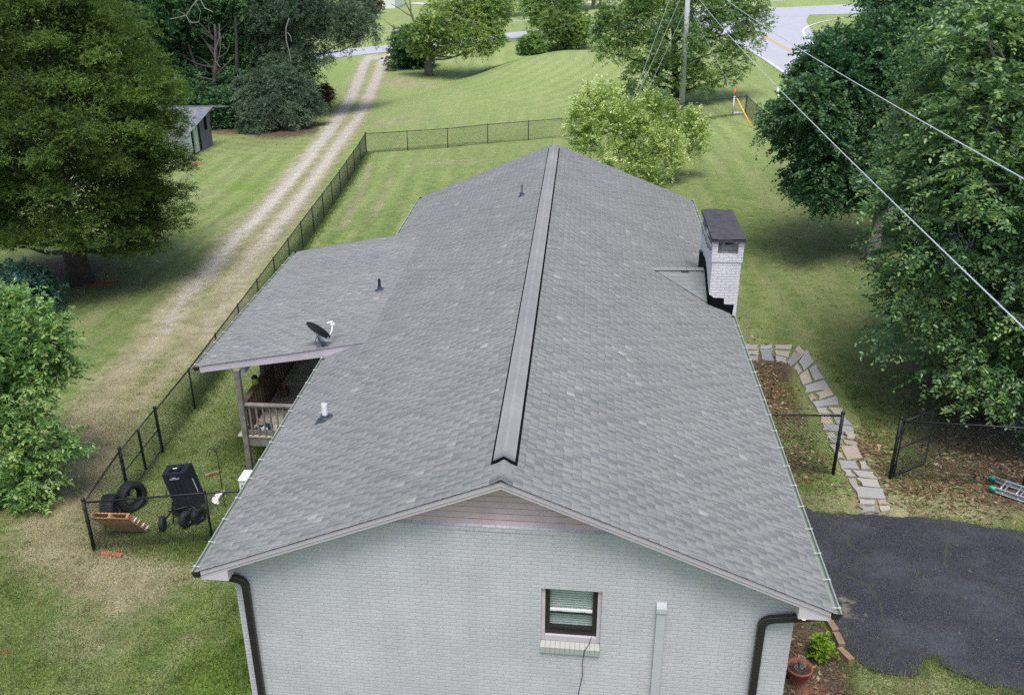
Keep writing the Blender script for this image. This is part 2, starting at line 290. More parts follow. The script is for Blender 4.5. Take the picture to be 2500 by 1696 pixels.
class MB:
    def __init__(s): s.V = []; s.F = []; s.T = []; s.t = .5
    def add(s, V, F):
        n0 = len(s.V); s.V += [tuple(map(float, v)) for v in V]; s.F += [tuple(i+n0 for i in f) for f in F]; s.T += [s.t]*len(F); return s
    def box(s, a, b):
        x0, y0, z0 = a; x1, y1, z1 = b
        return s.add([(x0, y0, z0), (x1, y0, z0), (x1, y1, z0), (x0, y1, z0), (x0, y0, z1), (x1, y0, z1), (x1, y1, z1), (x0, y1, z1)],
                     [(0, 3, 2, 1), (4, 5, 6, 7), (0, 1, 5, 4), (1, 2, 6, 5), (2, 3, 7, 6), (3, 0, 4, 7)])
    def obox(s, c_, X, Y, Z):
        """box from centre and three half-edge vectors"""
        c_, X, Y, Z = (np.asarray(k, float) for k in (c_, X, Y, Z)); P = [c_+a*X+b*Y+d*Z for d in (-1, 1) for a, b in ((-1, -1), (1, -1), (1, 1), (-1, 1))]
        return s.add(P, [(0, 3, 2, 1), (4, 5, 6, 7), (0, 1, 5, 4), (1, 2, 6, 5), (2, 3, 7, 6), (3, 0, 4, 7)])
    def bar(s, a, b, w_, h_, up=(0, 0, 1)):
        a = np.asarray(a, float); b = np.asarray(b, float); d = b-a; L_ = np.linalg.norm(d); d = d/L_; upv = np.asarray(up, float)
        if abs(d@upv) > .95: upv = np.array([1., 0, 0])
        x = unit(np.cross(d, upv)); y = np.cross(x, d); return s.obox((a+b)/2, x*w_/2, d*L_/2, y*h_/2)
    def tube(s, pts, r, n=8, cap=True, sx=1.):
        pts = [np.asarray(p, float) for p in pts]; rs = r if hasattr(r, '__len__') else [r]*len(pts); V = []; F = []; ref = None
        for i, p in enumerate(pts):
            d = unit(pts[min(i+1, len(pts)-1)]-pts[max(i-1, 0)])
            if ref is None: ref = unit(np.cross(d, (0, 0, 1) if abs(d[2]) < .9 else (1, 0, 0)))
            x = unit(ref-d*(ref@d)); y = np.cross(d, x); ref = x
            for k in range(n): a = 2*math.pi*k/n; V.append(p+rs[i]*(x*math.cos(a)*sx+y*math.sin(a)))
        for i in range(len(pts)-1):
            for k in range(n): F.append((i*n+k, i*n+(k+1) % n, (i+1)*n+(k+1) % n, (i+1)*n+k))
        if cap: F.append(tuple(range(n-1, -1, -1))); F.append(tuple((len(pts)-1)*n+k for k in range(n)))
        return s.add(V, F)
    def prism(s, poly, d):
        """polygon (3-D points) pushed along d"""
        n = len(poly); P = [np.asarray(p, float) for p in poly]; d = np.asarray(d, float)
        return s.add(P+[p+d for p in P], [tuple(range(n-1, -1, -1)), tuple(range(n, 2*n))]+[(i, (i+1) % n, (i+1) % n+n, i+n) for i in range(n)])
    def lathe(s, c_, ax, prof, n=20, caps=False):
        """prof: list of (r, t) along axis ax"""
        ax = unit(ax); x = unit(np.cross(ax, (0, 0, 1) if abs(ax[2]) < .9 else (1, 0, 0))); y = np.cross(ax, x); c_ = np.asarray(c_, float); V = []; F = []
        for r, t in prof:
            for k in range(n): a = 2*math.pi*k/n; V.append(c_+ax*t+r*(x*math.cos(a)+y*math.sin(a)))
        for i in range(len(prof)-1):
            for k in range(n): F.append((i*n+k, i*n+(k+1) % n, (i+1)*n+(k+1) % n, (i+1)*n+k))
        if caps: F.append(tuple(range(n-1, -1, -1))); F.append(tuple((len(prof)-1)*n+k for k in range(n)))
        return s.add(V, F)
    def build(s, name, m, parent=None, smooth=False): return obj(name, s.V, s.F, m, parent, smooth, s.T)

rng = np.random.default_rng(7); random.seed(7)
# ---------------------------------------------------------------- ground, drive, roads, path
def axis(a, b, step, lo, hi, n):
    core = np.arange(a, b+1e-6, step); L_ = a-np.geomspace(step, a-lo, n)[::-1]; R_ = core[-1]+np.geomspace(step, hi-core[-1], n); return np.concatenate([L_, core, R_])
def W(pts): return [tuple(G(*p)[:2]) for p in pts]
TR_L = W([(905, 135), (890, 154), (876, 193), (857, 240), (829, 284), (796, 330), (763, 372), (730, 410), (680, 472), (625, 534), (578, 578), (523, 650), (454, 721), (399, 810)])
TR_R = W([(950, 132), (931, 154), (917, 198), (898, 242), (876, 286), (846, 325), (818, 363), (791, 399), (720, 500), (660, 575), (625, 617), (578, 686), (537, 763), (482, 832)])
DT_L = W([(399, 810), (358, 862), (297, 917), (250, 975), (220, 1040), (190, 1120), (150, 1200), (120, 1290), (170, 1350), (240, 1400), (330, 1440)])
DT_R = W([(482, 832), (452, 862), (399, 925), (330, 985), (260, 1080), (215, 1180), (180, 1260)])
def blob(x, y, u, v, rx, ry, s=1.):
    """soft ellipse of ground round a place of the photo, radii in metres"""
    p = G(u, v); return s*np.exp(-((x-p[0])/rx)**2-((y-p[1])/ry)**2)
def masks(x, y):
    o = {}
    dl = seg(x, y, TR_L); dr = seg(x, y, TR_R)
    wid = .62
    gl = np.clip(1.02-dl[0]/wid*.62, 0, .92)*(1-.4*dl[2]**2); g2 = np.clip(1.0-dr[0]/wid*.62, 0, .88)*(1-.6*dr[2]**2)
    gravel = np.maximum(gl, g2)
    gravel = np.maximum(gravel, np.clip(1.1-seg(x, y, DT_L[:6])[0]/.7, 0, 1)*.5*(1-seg(x, y, DT_L[:6])[2]*.6)); gravel = np.maximum(gravel, np.clip(1.1-seg(x, y, DT_R[:4])[0]/.5, 0, 1)*.36)
    gravel = np.maximum(gravel, .8*np.exp(-((x+22.)/2.6)**2-((y-95.5)/3.)**2))
    gravel = np.maximum(gravel, np.clip(1-seg(x, y, W([(940, 140), (925, 190)]))[0]/1.3, 0, 1)*.75)
    d3 = seg(x, y, DT_L)[0]; d4 = seg(x, y, DT_R)[0]
    dry = np.maximum(np.clip(1.15-d3/1.5, 0, 1)*.78, np.clip(1.1-d4/1.1, 0, 1)*.72)
    dry = np.maximum(dry, np.clip(1.35-np.minimum(dl[0], dr[0])/1.15, 0, 1)*.72)
    dry = np.maximum(dry, np.clip(1-seg(x, y, W([(905, 400), (880, 470), (830, 560)]))[0]/.6, 0, 1)*.62)
    dry = np.maximum(dry, np.clip(1-seg(x, y, W([(960, 420), (900, 560)]))[0]/.5, 0, 1)*.5)
    for a in ((960, 300, 3, 1.2, .6), (1000, 285, 5, 1, .5), (1100, 395, 4, 1.5, .5), (980, 200, 4, 4, .66), (1040, 215, 5, 1.6, .6), (480, 470, 3, 4, .4), (480, 1560, .8, .6, .45), (215, 1560, 1.4, 1.2, .45), (1700, 430, 3, 3, .35),
              (420, 1400, 1.8, .5, .6), (300, 1380, 1.8, .8, .6), (100, 1320, 2.0, 1.5, .5), (2150, 1235, 2.2, .8, .62), (2350, 1240, 2.5, .9, .6), (2200, 1675, 1.4, .5, .5), (1990, 150, 3, 10, .5), (2050, 90, 5, 8, .8), (470, 1250, .9, .5, .5)):
        dry = np.maximum(dry, blob(x, y, *a))
    litter = np.zeros_like(x)
    for a in ((700, 322, 3.8, 3.5, .85), (590, 310, 4, 4, .9), (540, 310, 3, 4, .8), (640, 350, 5, 2, .4), (450, 400, 1.2, 2, .6), (150, 660, 3.4, 2.6, .85), (260, 700, 2.6, 1.6, .5), (2430, 1080, 1.9, 2.6, 1.0), (2320, 1130, 1.1, 1.6, .7), (2480, 1200, 1.6, 1.2, .75), (2380, 950, 2.5, 3.5, .75), (2140, 640, 1.5, 1.5, .75),
              (1890, 960, .8, 3.0, .72), (1880, 900, .8, 1.5, .9), (1930, 1120, .8, 1.2, .45), (2130, 1110, .5, .6, .5), (1960, 1620, .75, 1.5, 1.5), (1960, 1700, .8, .9, 1.4), (1030, 205, 4, 1.2, .45), (1655, 262, 2.5, 2, .5), (2060, 800, 1.5, 3, .3), (1975, 1225, .9, .4, .55)):
        litter = np.maximum(litter, blob(x, y, *a))
    clay = np.zeros_like(x)
    for a in ((235, 690, 1.3, .8, .9), (480, 400, .8, .8, .9), (1690, 270, 1.5, 1., .8), (455, 1360, .3, .2, .8), (240, 1350, .35, .2, .8), (465, 1440, .15, .15, .8), (1905, 955, .4, .8, .6), (1990, 1690, .4, .3, .9), (0, 1590, .3, .3, .8), (2115, 625, .7, .5, .8)):
        clay = np.maximum(clay, blob(x, y, *a))
    lush = np.zeros_like(x)
    for a in ((560, 1640, 1.1, 1.3, 1.), (500, 1540, .8, .9, .5), (90, 1640, 1., 1., .6), (20, 1440, .6, .8, .6), (1140, 205, 6, 3, .7), (800, 180, 3, 18, .8), (640, 480, 2, 5, .5), (590, 455, 1.6, 1.2, .9), (1850, 180, 5, 10, .55), (2090, 1530, .4, .4, 0), (2040, 1650, .3, .5, .8), (400, 1320, 1.6, .7, .7), (500, 1330, 1, .8, .8), (600, 1100, .7, 1.2, .6), (1920, 940, .3, 1.5, .7)):
        lush = np.maximum(lush, blob(x, y, *a))
    fence = [(-9.6, 10.7), (-12.55, 45.7)]
    lush = np.maximum(lush, np.clip(1-seg(x, y, fence)[0]/.7, 0, 1)*.9)
    shade_dark_grass = np.zeros_like(x)  # pools of shade under the trees, painted as darker grass
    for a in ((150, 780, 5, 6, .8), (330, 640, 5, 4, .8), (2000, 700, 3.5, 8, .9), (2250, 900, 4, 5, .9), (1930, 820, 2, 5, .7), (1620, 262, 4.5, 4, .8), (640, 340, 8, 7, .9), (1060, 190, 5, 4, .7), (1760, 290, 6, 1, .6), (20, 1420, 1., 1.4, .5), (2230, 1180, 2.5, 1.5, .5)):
        shade_dark_grass = np.maximum(shade_dark_grass, blob(x, y, *a))
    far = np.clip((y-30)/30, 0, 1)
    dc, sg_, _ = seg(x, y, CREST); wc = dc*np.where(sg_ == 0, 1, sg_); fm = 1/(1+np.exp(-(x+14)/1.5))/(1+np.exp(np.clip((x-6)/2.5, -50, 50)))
    lush = np.maximum(lush, np.clip(wc/1.5, 0, 1)*np.clip((9-wc)/3, 0, 1)*fm*.75); shade_dark_grass = np.maximum(shade_dark_grass, np.clip(wc/1.5, 0, 1)*np.clip((6-wc)/3, 0, 1)*fm*.6)
    crd = np.where((y > 47) & (x < 8), wc*1.0+.03*x, np.where(x > 3, x*.96-.12*y+.004*(y-30)**2, x+.085*y)); mow = .5+.5*np.sin(2*math.pi*crd/1.25+1.2*np.sin(y*.13)+.8*np.sin(x*.21+y*.05)); mow = mow*(.55+.45*np.sin(x*.17+y*.11))
    o['mow'] = np.where(y > -2, mow, .5)
    litter *= (gravel < .2)
    o['gravel'] = gravel; o['dry'] = dry; o['litter'] = litter; o['clay'] = clay; o['lush'] = lush; o['shade_dark_grass'] = shade_dark_grass; o['far'] = far
    return o
def sheet(name, xs, ys, dz, m, keep=None, uvmask=True):
    X, Y = np.meshgrid(xs, ys); Z = gz(X, Y)+dz; V = np.stack([X, Y, Z], -1).reshape(-1, 3); nx, ny = len(xs), len(ys)
    i = np.arange(ny-1)[:, None]*nx+np.arange(nx-1)[None]; F = np.stack([i, i+1, i+1+nx, i+nx], -1).reshape(-1, 4)
    return obj(name, V, F, m, None, True, None, {k: v.ravel() for k, v in masks(X.ravel(), Y.ravel()).items()} if uvmask else None)
gx = axis(-26, 20, .24, -700, 700, 42); gy = axis(-7, 62, .26, -300, 1600, 60)
tag(sheet('ground', gx, gy, 0, M['ground']), 'sloping mown lawn with trodden and bare patches and painted tree shade round the grey roofed house', kind='structure')

def strip(name, cl, wd, dz, m, n=160, lat=4, attrs=False, wob=0.):
    """a strip laid on the ground along a centre line"""
    P = np.array([p[:2] for p in cl], float); s = np.r_[0, np.cumsum(np.linalg.norm(np.diff(P, axis=0), axis=1))]; t = np.linspace(0, s[-1], n)
    X = np.interp(t, s, P[:, 0]); Y = np.interp(t, s, P[:, 1])
    if len(P) > 2:
        k = np.ones(9)/9; X = np.convolve(np.pad(X, 4, 'edge'), k, 'valid'); Y = np.convolve(np.pad(Y, 4, 'edge'), k, 'valid')
    T = np.gradient(np.stack([X, Y], 1), axis=0); T /= np.linalg.norm(T, axis=1)[:, None]; N = np.stack([-T[:, 1], T[:, 0]], 1); V = []
    wv = np.interp(t, s, wd) if hasattr(wd, '__len__') else np.full(n, wd)
    wl = wv/2+(wob*rng.standard_normal(n) if wob else 0); wr = wv/2+(wob*rng.standard_normal(n) if wob else 0)
    for j in range(lat+1):
        o = -wl+(wl+wr)*j/lat; V.append(np.stack([X+N[:, 0]*o, Y+N[:, 1]*o], 1))
    V = np.stack(V, 1).reshape(-1, 2); Z = gz(V[:, 0], V[:, 1])+dz; V3 = np.c_[V, Z]; q = lat+1
    i = np.arange(n-1)[:, None]*q+np.arange(lat)[None]; F = np.stack([i, i+q, i+q+1, i+1], -1).reshape(-1, 4)
    return obj(name, V3, F, m, None, True, None, {k: v for k, v in masks(V3[:, 0], V3[:, 1]).items()} if attrs else None)
drive = [((a[0]+b[0])/2, (a[1]+b[1])/2) for a, b in zip(TR_L, TR_R)]
tag(strip('gravel_driveway', drive, 4.6, .004, M['ground'], 700, 26, True), 'pale gravel two track driveway running up to the road', kind='structure')
# far road and the junction
RD = [tuple(G(u, v)[:2]) for u, v in ((420, 168), (640, 149), (900, 123.5), (1240, 88.5), (1430, 69), (1640, 50), (1800, 33), (2000, 26), (2140, 20))]
RD = [(RD[0][0]-60, RD[0][1]-30)]+RD+[(RD[-1][0]+60, RD[-1][1]+18)]
tag(strip('road', RD, [6.5]*6+[7, 9, 12, 13, 10], .03, M['road'], 220, 6), 'pale grey side road crossing behind the lawn', kind='structure')
E1 = [G(u, v) for u, v in ((1938, 200), (1860, 145), (1800, 105), (1740, 60))]; E2 = [G(u, v) for u, v in ((2150, 250), (2020, 140), (1980, 105), (1955, 75), (1990, 58), (2080, 40))]
R2 = [((17.2, 20)), (17.8, 50), ((E1[0][0]+3.6), E1[0][1]), (E1[1][0]+3.6, E1[1][1]), (E1[2][0]+3.9, E1[2][1]), (E1[3][0]+4.8, E1[3][1]+4), (E1[3][0]+7, E1[3][1]+22)]
tag(strip('main_road', R2, [7.2, 7.2, 7.2, 7.2, 8.2, 14, 19], .045, M['road'], 200, 6), 'pale grey two lane road with double yellow line at upper right', kind='structure')
def line(name, pts, wd, m, lab): tag(strip(name, pts, wd, .062, m, 120, 1), lab, kind='structure')
line('road_edge_line', [(R2[1][0]-3.3, 40)]+[(p[0]+.25, p[1]) for p in E1], .16, M['paintw'], 'white edge line on the lawn side of the two lane road')
line('road_edge_line', [(p[0], p[1]) for p in E2]+[(E2[-1][0]+30, E2[-1][1]+14)], .22, M['paintw'], 'white edge line curving round the junction corner')
yl = [G(u, v) for u, v in ((2060, 205), (1975, 150), (1860, 87), (1800, 57))]
for s_ in (-.13, .13): line('road_centre_line', [(p[0]+s_, p[1]) for p in yl], .13, M['painty'], 'yellow centre line of the two lane road')
tag(strip('grass_verge', [(p[0]+2.4+i*.9, p[1]-.5*i) for i, p in enumerate(E2[2:])]+[(E2[-1][0]+25, E2[-1][1]+5)], [3, 4, 5, 7, 9], .07, M['ground'], 80, 4, True), 'tan grass verge inside the curve of the junction', kind='structure')
line('crossing_drive', W([(1000, 8), (1090, 14), (1300, 8), (1430, 7), (1510, 5)]), 2.6, M['concrete'], 'pale concrete drive beyond the side road')

# asphalt drive at the right
AP = W([(1940, 1225), (1990, 1252), (2060, 1255), (2180, 1262), (2300, 1268), (2420, 1290), (2500, 1302), (2620, 1325), (2760, 1420), (2760, 1720), (2600, 1715), (2466, 1685), (2397, 1668), (2342, 1649), (2300, 1626), (2289, 1604), (2268, 1605), (2258, 1619), (2229, 1651), (2200, 1653), (2163, 1646), (2122, 1634), (2100, 1622), (2080, 1606), (2066, 1590), (2050, 1545), (2030, 1505), (2000, 1480), (1940, 1400)])
def fill(name, poly, dz, m, step=.08):
    P = [np.array(p) for p in poly]; out = []
    for i in range(len(P)):
        a, b_ = P[i], P[(i+1) % len(P)]; L_ = np.linalg.norm(b_-a); n_ = max(1, int(L_/step)); nr = np.array((-(b_-a)[1], (b_-a)[0]))/max(L_, 1e-6)
        for k in range(n_): t = k/n_; out.append(a+(b_-a)*t+nr*(.02*math.sin(9*t*L_+i)+.012*math.sin(31*t*L_+2*i)+random.uniform(-.03, .03)))
    return obj(name, [(p[0], p[1], gh(*p)+dz) for p in out], [tuple(range(len(out)))], m)
am = bpy.data.materials.new('drive_asphalt'); am.use_nodes = True; n = am.node_tree.nodes; l = am.node_tree.links; b = n['Principled BSDF']; tc = n.new('ShaderNodeTexCoord')
def nz(s, d=4, r=.6):
    k = n.new('ShaderNodeTexNoise'); k.inputs['Scale'].default_value = s; k.inputs['Detail'].default_value = d; k.inputs['Roughness'].default_value = r; l.new(tc.outputs['Object'], k.inputs[0]); return k.outputs[0]
def rp(src, stops):
    k = n.new('ShaderNodeValToRGB'); e = k.color_ramp.elements; e[0].position, e[0].color = stops[0][0], (*stops[0][1], 1); e[1].position, e[1].color = stops[-1][0], (*stops[-1][1], 1)
    for p_, c_ in stops[1:-1]: q = e.new(p_); q.color = (*c_, 1)
    l.new(src, k.inputs[0]); return k.outputs[0]
def mxc(f, A, B, mode='MIX'):
    k = n.new('ShaderNodeMix'); k.data_type = 'RGBA'; k.blend_type = mode
    for s, i in ((f, 0), (A, 6), (B, 7)):
        if isinstance(s, (float, int)): k.inputs[i].default_value = s
        elif isinstance(s, tuple): k.inputs[i].default_value = (*s, 1)
        else: l.new(s, k.inputs[i])
    return k.outputs[2]
a_ = rp(nz(.9, 6, .7), [(.3, (.014, .018, .028)), (.5, (.026, .026, .032)), (.7, (.05, .057, .07))])
a_ = mxc(rp(nz(60, 2, .9), [(.5, (0, 0, 0)), (.68, (1, 1, 1))]), a_, (.12, .12, .13))
vz = n.new('ShaderNodeTexVoronoi'); vz.feature = 'DISTANCE_TO_EDGE'; vz.inputs['Scale'].default_value = .42; dm = n.new('ShaderNodeVectorMath'); dm.operation = 'MULTIPLY_ADD'; dm.inputs[1].default_value = (.35, .35, .35)
k0 = n.new('ShaderNodeTexNoise'); k0.inputs['Scale'].default_value = 2.5; k0.inputs['Detail'].default_value = 6; l.new(tc.outputs['Object'], k0.inputs[0]); l.new(k0.outputs[1], dm.inputs[0]); l.new(tc.outputs['Object'], dm.inputs[2]); l.new(dm.outputs[0], vz.inputs[0])
cr_ = rp(vz.outputs[0], [(0., (1, 1, 1)), (.003, (.8, .8, .8)), (.008, (0, 0, 0))]); gate_ = rp(nz(.8, 3), [(.42, (0, 0, 0)), (.5, (1, 1, 1))]); cg = mxc(1., cr_, gate_, 'MULTIPLY')
a_ = mxc(cg, a_, (.06, .066, .035)); a_ = mxc(rp(nz(.75, 7, .75), [(.63, (0, 0, 0)), (.7, (.8, .8, .8))]), a_, (.2, .18, .13))
l.new(a_, b.inputs['Base Color']); b.inputs['Roughness'].default_value = .9; b.inputs['Specular IOR Level'].default_value = .12; bp = n.new('ShaderNodeBump'); bp.inputs['Strength'].default_value = .6; bp.inputs['Distance'].default_value = .01; l.new(nz(90, 3, .8), bp.inputs['Height']); l.new(bp.outputs[0], b.inputs['Normal'])
tag(fill('asphalt_driveway', AP, .03, am), 'weathered dark asphalt drive with weedy cracks at lower right', kind='structure')

# flagstone path: irregular stones in one mesh, each a slab of its own thickness
PP = [((1815, 882), (1815, 842)), ((1860, 882), (1860, 843)), ((1902, 884), (1906, 843)), ((1926, 893), (1958, 845)), ((1942, 908), (1984, 872)), ((1953, 932), (2000, 908)), ((1965, 962), (2028, 948)), ((1985, 990), (2050, 983)), ((1998, 1012), (2066, 1016)), ((2003, 1045), (2084, 1045)), ((2014, 1070), (2092, 1072)), ((2027, 1090), (2098, 1098)),
      ((2043, 1137), (2122, 1139)), ((2062, 1162), (2138, 1164)), ((2078, 1190), (2154, 1192)), ((2090, 1220), (2168, 1220)), ((2097, 1242), (2176, 1240)), ((2101, 1257), (2181, 1256))]
PL = W([p[0] for p in PP]); PR = W([p[1] for p in PP]); K = 26
def resample(P, k): P = np.array(P); s = np.arange(len(P)); t = np.linspace(0, len(P)-1, k); return np.stack([np.interp(t, s, P[:, 0]), np.interp(t, s, P[:, 1])], 1)
A_, B_ = resample(PL, K), resample(PR, K); mb = MB(); cols = []
rows = [0]
while rows[-1] < K-1.3: rows.append(rows[-1]+random.uniform(.7, 1.6))
def at_row(r, s): r = min(max(r, 0), K-1.001); i = int(r); t = r-i; a = A_[i]*(1-t)+A_[i+1]*t; b2 = B_[i]*(1-t)+B_[i+1]*t; return a*(1-s)+b2*s
for r0, r1 in zip(rows[:-1], rows[1:]):
    n_ = random.choice([1, 2, 2, 2, 3]); cuts = [0]+sorted(random.uniform(.28, .72) if n_ == 2 else (j+random.uniform(-.2, .2))/n_ for j in range(1, n_))+[1]; sl_ = random.uniform(-.5, .5)
    for c0, c1 in zip(cuts[:-1], cuts[1:]):
        if c1-c0 < .1: continue
        j = lambda: random.uniform(-.055, .055); q = [at_row(r0+sl_*(c0-.5), c0+j()), at_row(r0+sl_*(c0-.5)*.3, (c0+c1)/2), at_row(r0+sl_*(c1-.5), c1+j()), at_row((r0+r1)/2, c1+j()), at_row(r1+sl_*(c1-.5), c1+j()), at_row(r1+sl_*.2, (c0+c1)/2+j()), at_row(r1+sl_*(c0-.5), c0+j()), at_row((r0+r1)/2, c0+j())]
        ce = sum(q)/len(q); zz = random.uniform(.03, .055); P3 = []
        for p in q: p = ce+(p-ce)*(1-random.uniform(.035, .06)/max(.05, np.linalg.norm(p-ce))); P3.append((p[0], p[1], gh(*p)-.05))
        mb.t = random.random(); mb.prism(P3, (0, 0, .05+zz))
sm = shingle_mat('flagstone_slab', [(.24, .25, .27), (.34, .32, .29), (.22, .23, .25), (.38, .27, .18), (.32, .3, .26), (.38, .33, .24), (.27, .27, .28)]); fs = mb.build('path', sm); tag(fs, 'irregular flagstone path from the house down to the asphalt drive', kind='structure')
# ---------------------------------------------------------------- the house
K_ = 1.8314/4.5; LEN = 20.45
def rz_(x): return 1.8314-K_*abs(x)
house = thing('brick_house', 'single storey painted brick house with a long grey shingle roof and brick chimney', 'house', (0, 10, -2.95))
H = house
# brick walls: near gable wall with a window opening, then the rest of the box
zt, wx = .86, 2.13; mb = MB(); WX0, WX1, WZ0, WZ1 = .55, 1.43, -1.17, -.17; y0 = .3
def wallpoly(P, y=y0): return [(p[0], y, p[1]) for p in P]
def face(mb, P, flip=False): mb.add(P, [tuple(range(len(P)))[::-1] if flip else tuple(range(len(P)))])
face(mb, wallpoly([(-4.12, -3.7), (WX0, -3.7), (WX0, zt), (-wx, zt), (-4.12, .03)])); face(mb, wallpoly([(WX1, -3.7), (4.12, -3.7), (4.12, .03), (wx, zt), (WX1, zt)]))
face(mb, wallpoly([(WX0, -3.7), (WX1, -3.7), (WX1, WZ0-.17), (WX0, WZ0-.17)])); face(mb, wallpoly([(WX0, WZ1), (WX1, WZ1), (WX1, zt), (WX0, zt)]))
for x, dx in ((-4.12, -1), (4.12, 1)): face(mb, [(x, .3, -3.7), (x, 20.15, -3.7), (x, 20.15, .03), (x, .3, .03)], dx > 0)
face(mb, [(-4.12, 20.15, -3.7), (4.12, 20.15, -3.7), (4.12, 20.15, .03), (0, 20.15, 1.7), (-4.12, 20.15, .03)], True)
face(mb, [(-wx, .3, zt), (wx, .3, zt), (wx-.1, .34, zt+.03), (-wx+.1, .34, zt+.03)])
for x in (WX0, WX1): face(mb, [(x, .3, WZ0-.17), (x, .42, WZ0-.17), (x, .42, WZ1), (x, .3, WZ1)])
face(mb, [(WX0, .3, WZ1), (WX1, .3, WZ1), (WX1, .42, WZ1), (WX0, .42, WZ1)])
mb.build('wall', M['brick'], H)
# thin raised brick course under the gable
mb = MB(); mb.box((-1.98, .288, zt-.075), (1.98, .3, zt-.003)); mb.build('brick_course', M['brick'], H)
# lap siding in the gable
mb = MB(); z = zt+.025; k = 0
while z < 1.66:
    h_ = .105 if k % 2 else .09; xm = max(.02, (1.70-z)/K_-.02); xn = max(.01, (1.70-z-h_)/K_-.02)
    g_ = .016; mb.add([(-xm, .322, z), (xm, .322, z), (xn, .336, z+h_-g_), (-xn, .336, z+h_-g_), (-xm, .375, z), (xm, .375, z), (xn, .375, z+h_-g_), (-xn, .375, z+h_-g_), (xn, .375, z+h_), (-xn, .375, z+h_)], [(0, 1, 2, 3), (4, 5, 1, 0), (3, 2, 6, 7), (7, 6, 8, 9)]); z += h_; k += 1
mb.build('gable_siding', M['siding'], H)

# ---- shingles
def shingle_field(name, O, U, V, N, width, length, m, parent, seed, tri=None, t1=.003, t2=.0065, e=.1435):
    r = np.random.default_rng(seed); O, U, V, N = (np.asarray(q, float) for q in (O, U, V, N)); Vs = []; Fs = []; Ts = []; cnt = 0
    pats = []
    for _ in range(6):
        x = 0; seg_ = []
        while x < 1.0: g = r.uniform(.07, .17); tw = r.uniform(.13, .22); seg_.append((x+g, min(x+g+tw, 1.06))); x += g+tw
        pats.append(seg_)
    n = int(math.ceil(length/e)); base_t = r.random()
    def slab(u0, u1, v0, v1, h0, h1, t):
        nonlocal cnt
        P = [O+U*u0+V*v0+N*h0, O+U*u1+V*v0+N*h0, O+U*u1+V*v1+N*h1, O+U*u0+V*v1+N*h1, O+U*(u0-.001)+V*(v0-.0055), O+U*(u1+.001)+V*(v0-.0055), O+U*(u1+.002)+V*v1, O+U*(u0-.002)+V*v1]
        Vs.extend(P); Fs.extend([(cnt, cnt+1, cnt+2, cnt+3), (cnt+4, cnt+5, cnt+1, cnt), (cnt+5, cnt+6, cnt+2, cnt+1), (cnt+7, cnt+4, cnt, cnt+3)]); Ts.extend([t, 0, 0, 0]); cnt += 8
    for k in range(n):
        v0 = k*e; v1 = min(v0+e*1.02, length); lim = tri(v0+e*.3) if tri else (0, width)
        if lim is None or lim[1]-lim[0] < .03: continue
        sh = (k*.137+r.uniform(-.012, .012)) % 1.0; u = lim[0]-sh; vj = r.uniform(-.003, .003)
        while u < lim[1]:
            a, b_ = max(u, lim[0]), min(u+1.0, lim[1])
            if b_-a > .02:
                # base layer in several shades
                cutp = sorted(r.uniform(a, b_, 3)); pts = [a]+list(cutp)+[b_]
                for p0, p1 in zip(pts[:-1], pts[1:]): slab(p0, p1, v0+vj, v1, t1, .001, float(np.clip(r.normal(.39, .08), .18, 1)))
                for g0, g1 in pats[r.integers(6)]:
                    s0, s1 = max(u+g0, lim[0]), min(u+g1, lim[1])
                    if s1-s0 > .02:
                        tt = r.random(); slab(s0, s1, v0+vj-.002, v1, t2, .003, float(np.clip(r.normal(.5, .085) if tt < .965 else r.normal(.84, .08), .2, 1)))
            u += 1.0
    return obj(name, np.array(Vs), np.array(Fs), m, parent, False, Ts)
cs = 1/math.hypot(1, K_); sn = K_*cs; SL = 4.5/cs
mb = MB()
for s in (-1, 1):
    mb.prism([(s*4.5, .045, 0-.014), (0, .045, 1.8314-.014), (0, .045, 1.8314-.1), (s*4.5, .045, -.09)], (0, LEN-.09, 0))
roofdeck = mb.build('roof', M['tar'], H)
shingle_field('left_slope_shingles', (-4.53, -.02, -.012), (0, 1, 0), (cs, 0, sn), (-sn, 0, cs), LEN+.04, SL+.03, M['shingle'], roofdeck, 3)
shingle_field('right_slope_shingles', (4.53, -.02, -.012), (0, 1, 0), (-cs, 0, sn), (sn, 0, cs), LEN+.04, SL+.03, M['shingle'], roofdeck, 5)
# porch roof, shallower, running out to the left
PX0, PX1, PZ0, PZ1, PY0, PY1 = -7.55, -3.6, -.36, .366, 7.5, 15.5; ks = (PZ1-PZ0)/(PX1-PX0); c2 = 1/math.hypot(1, ks); s2 = ks*c2
mb = MB(); mb.prism([(PX0, PY0+.035, PZ0-.016), (PX1, PY0+.035, PZ1-.02), (-4.4, PY0+.035, .03), (-4.45, PY0+.035, .0), (PX0, PY0+.035, PZ0-.09)], (0, PY1-PY0-.07, 0))
porch = mb.build('porch_roof', M['tar'], H)
mb = MB(); mb.prism([(PX0+.1, PY0+.06, PZ0-.1), (-4.55, PY0+.06, -.03), (-4.55, PY0+.06, -.042), (PX0+.1, PY0+.06, PZ0-.112)], (0, PY1-PY0-.12, 0)); mb.build('porch_ceiling', M['white'], H)
shingle_field('porch_shingles', (PX0-.03, PY0-.02, PZ0-.012), (0, 1, 0), (c2, 0, s2), (-s2, 0, c2), PY1-PY0+.04, (PX1-PX0)/c2+.06, M['shingle'], porch, 9)
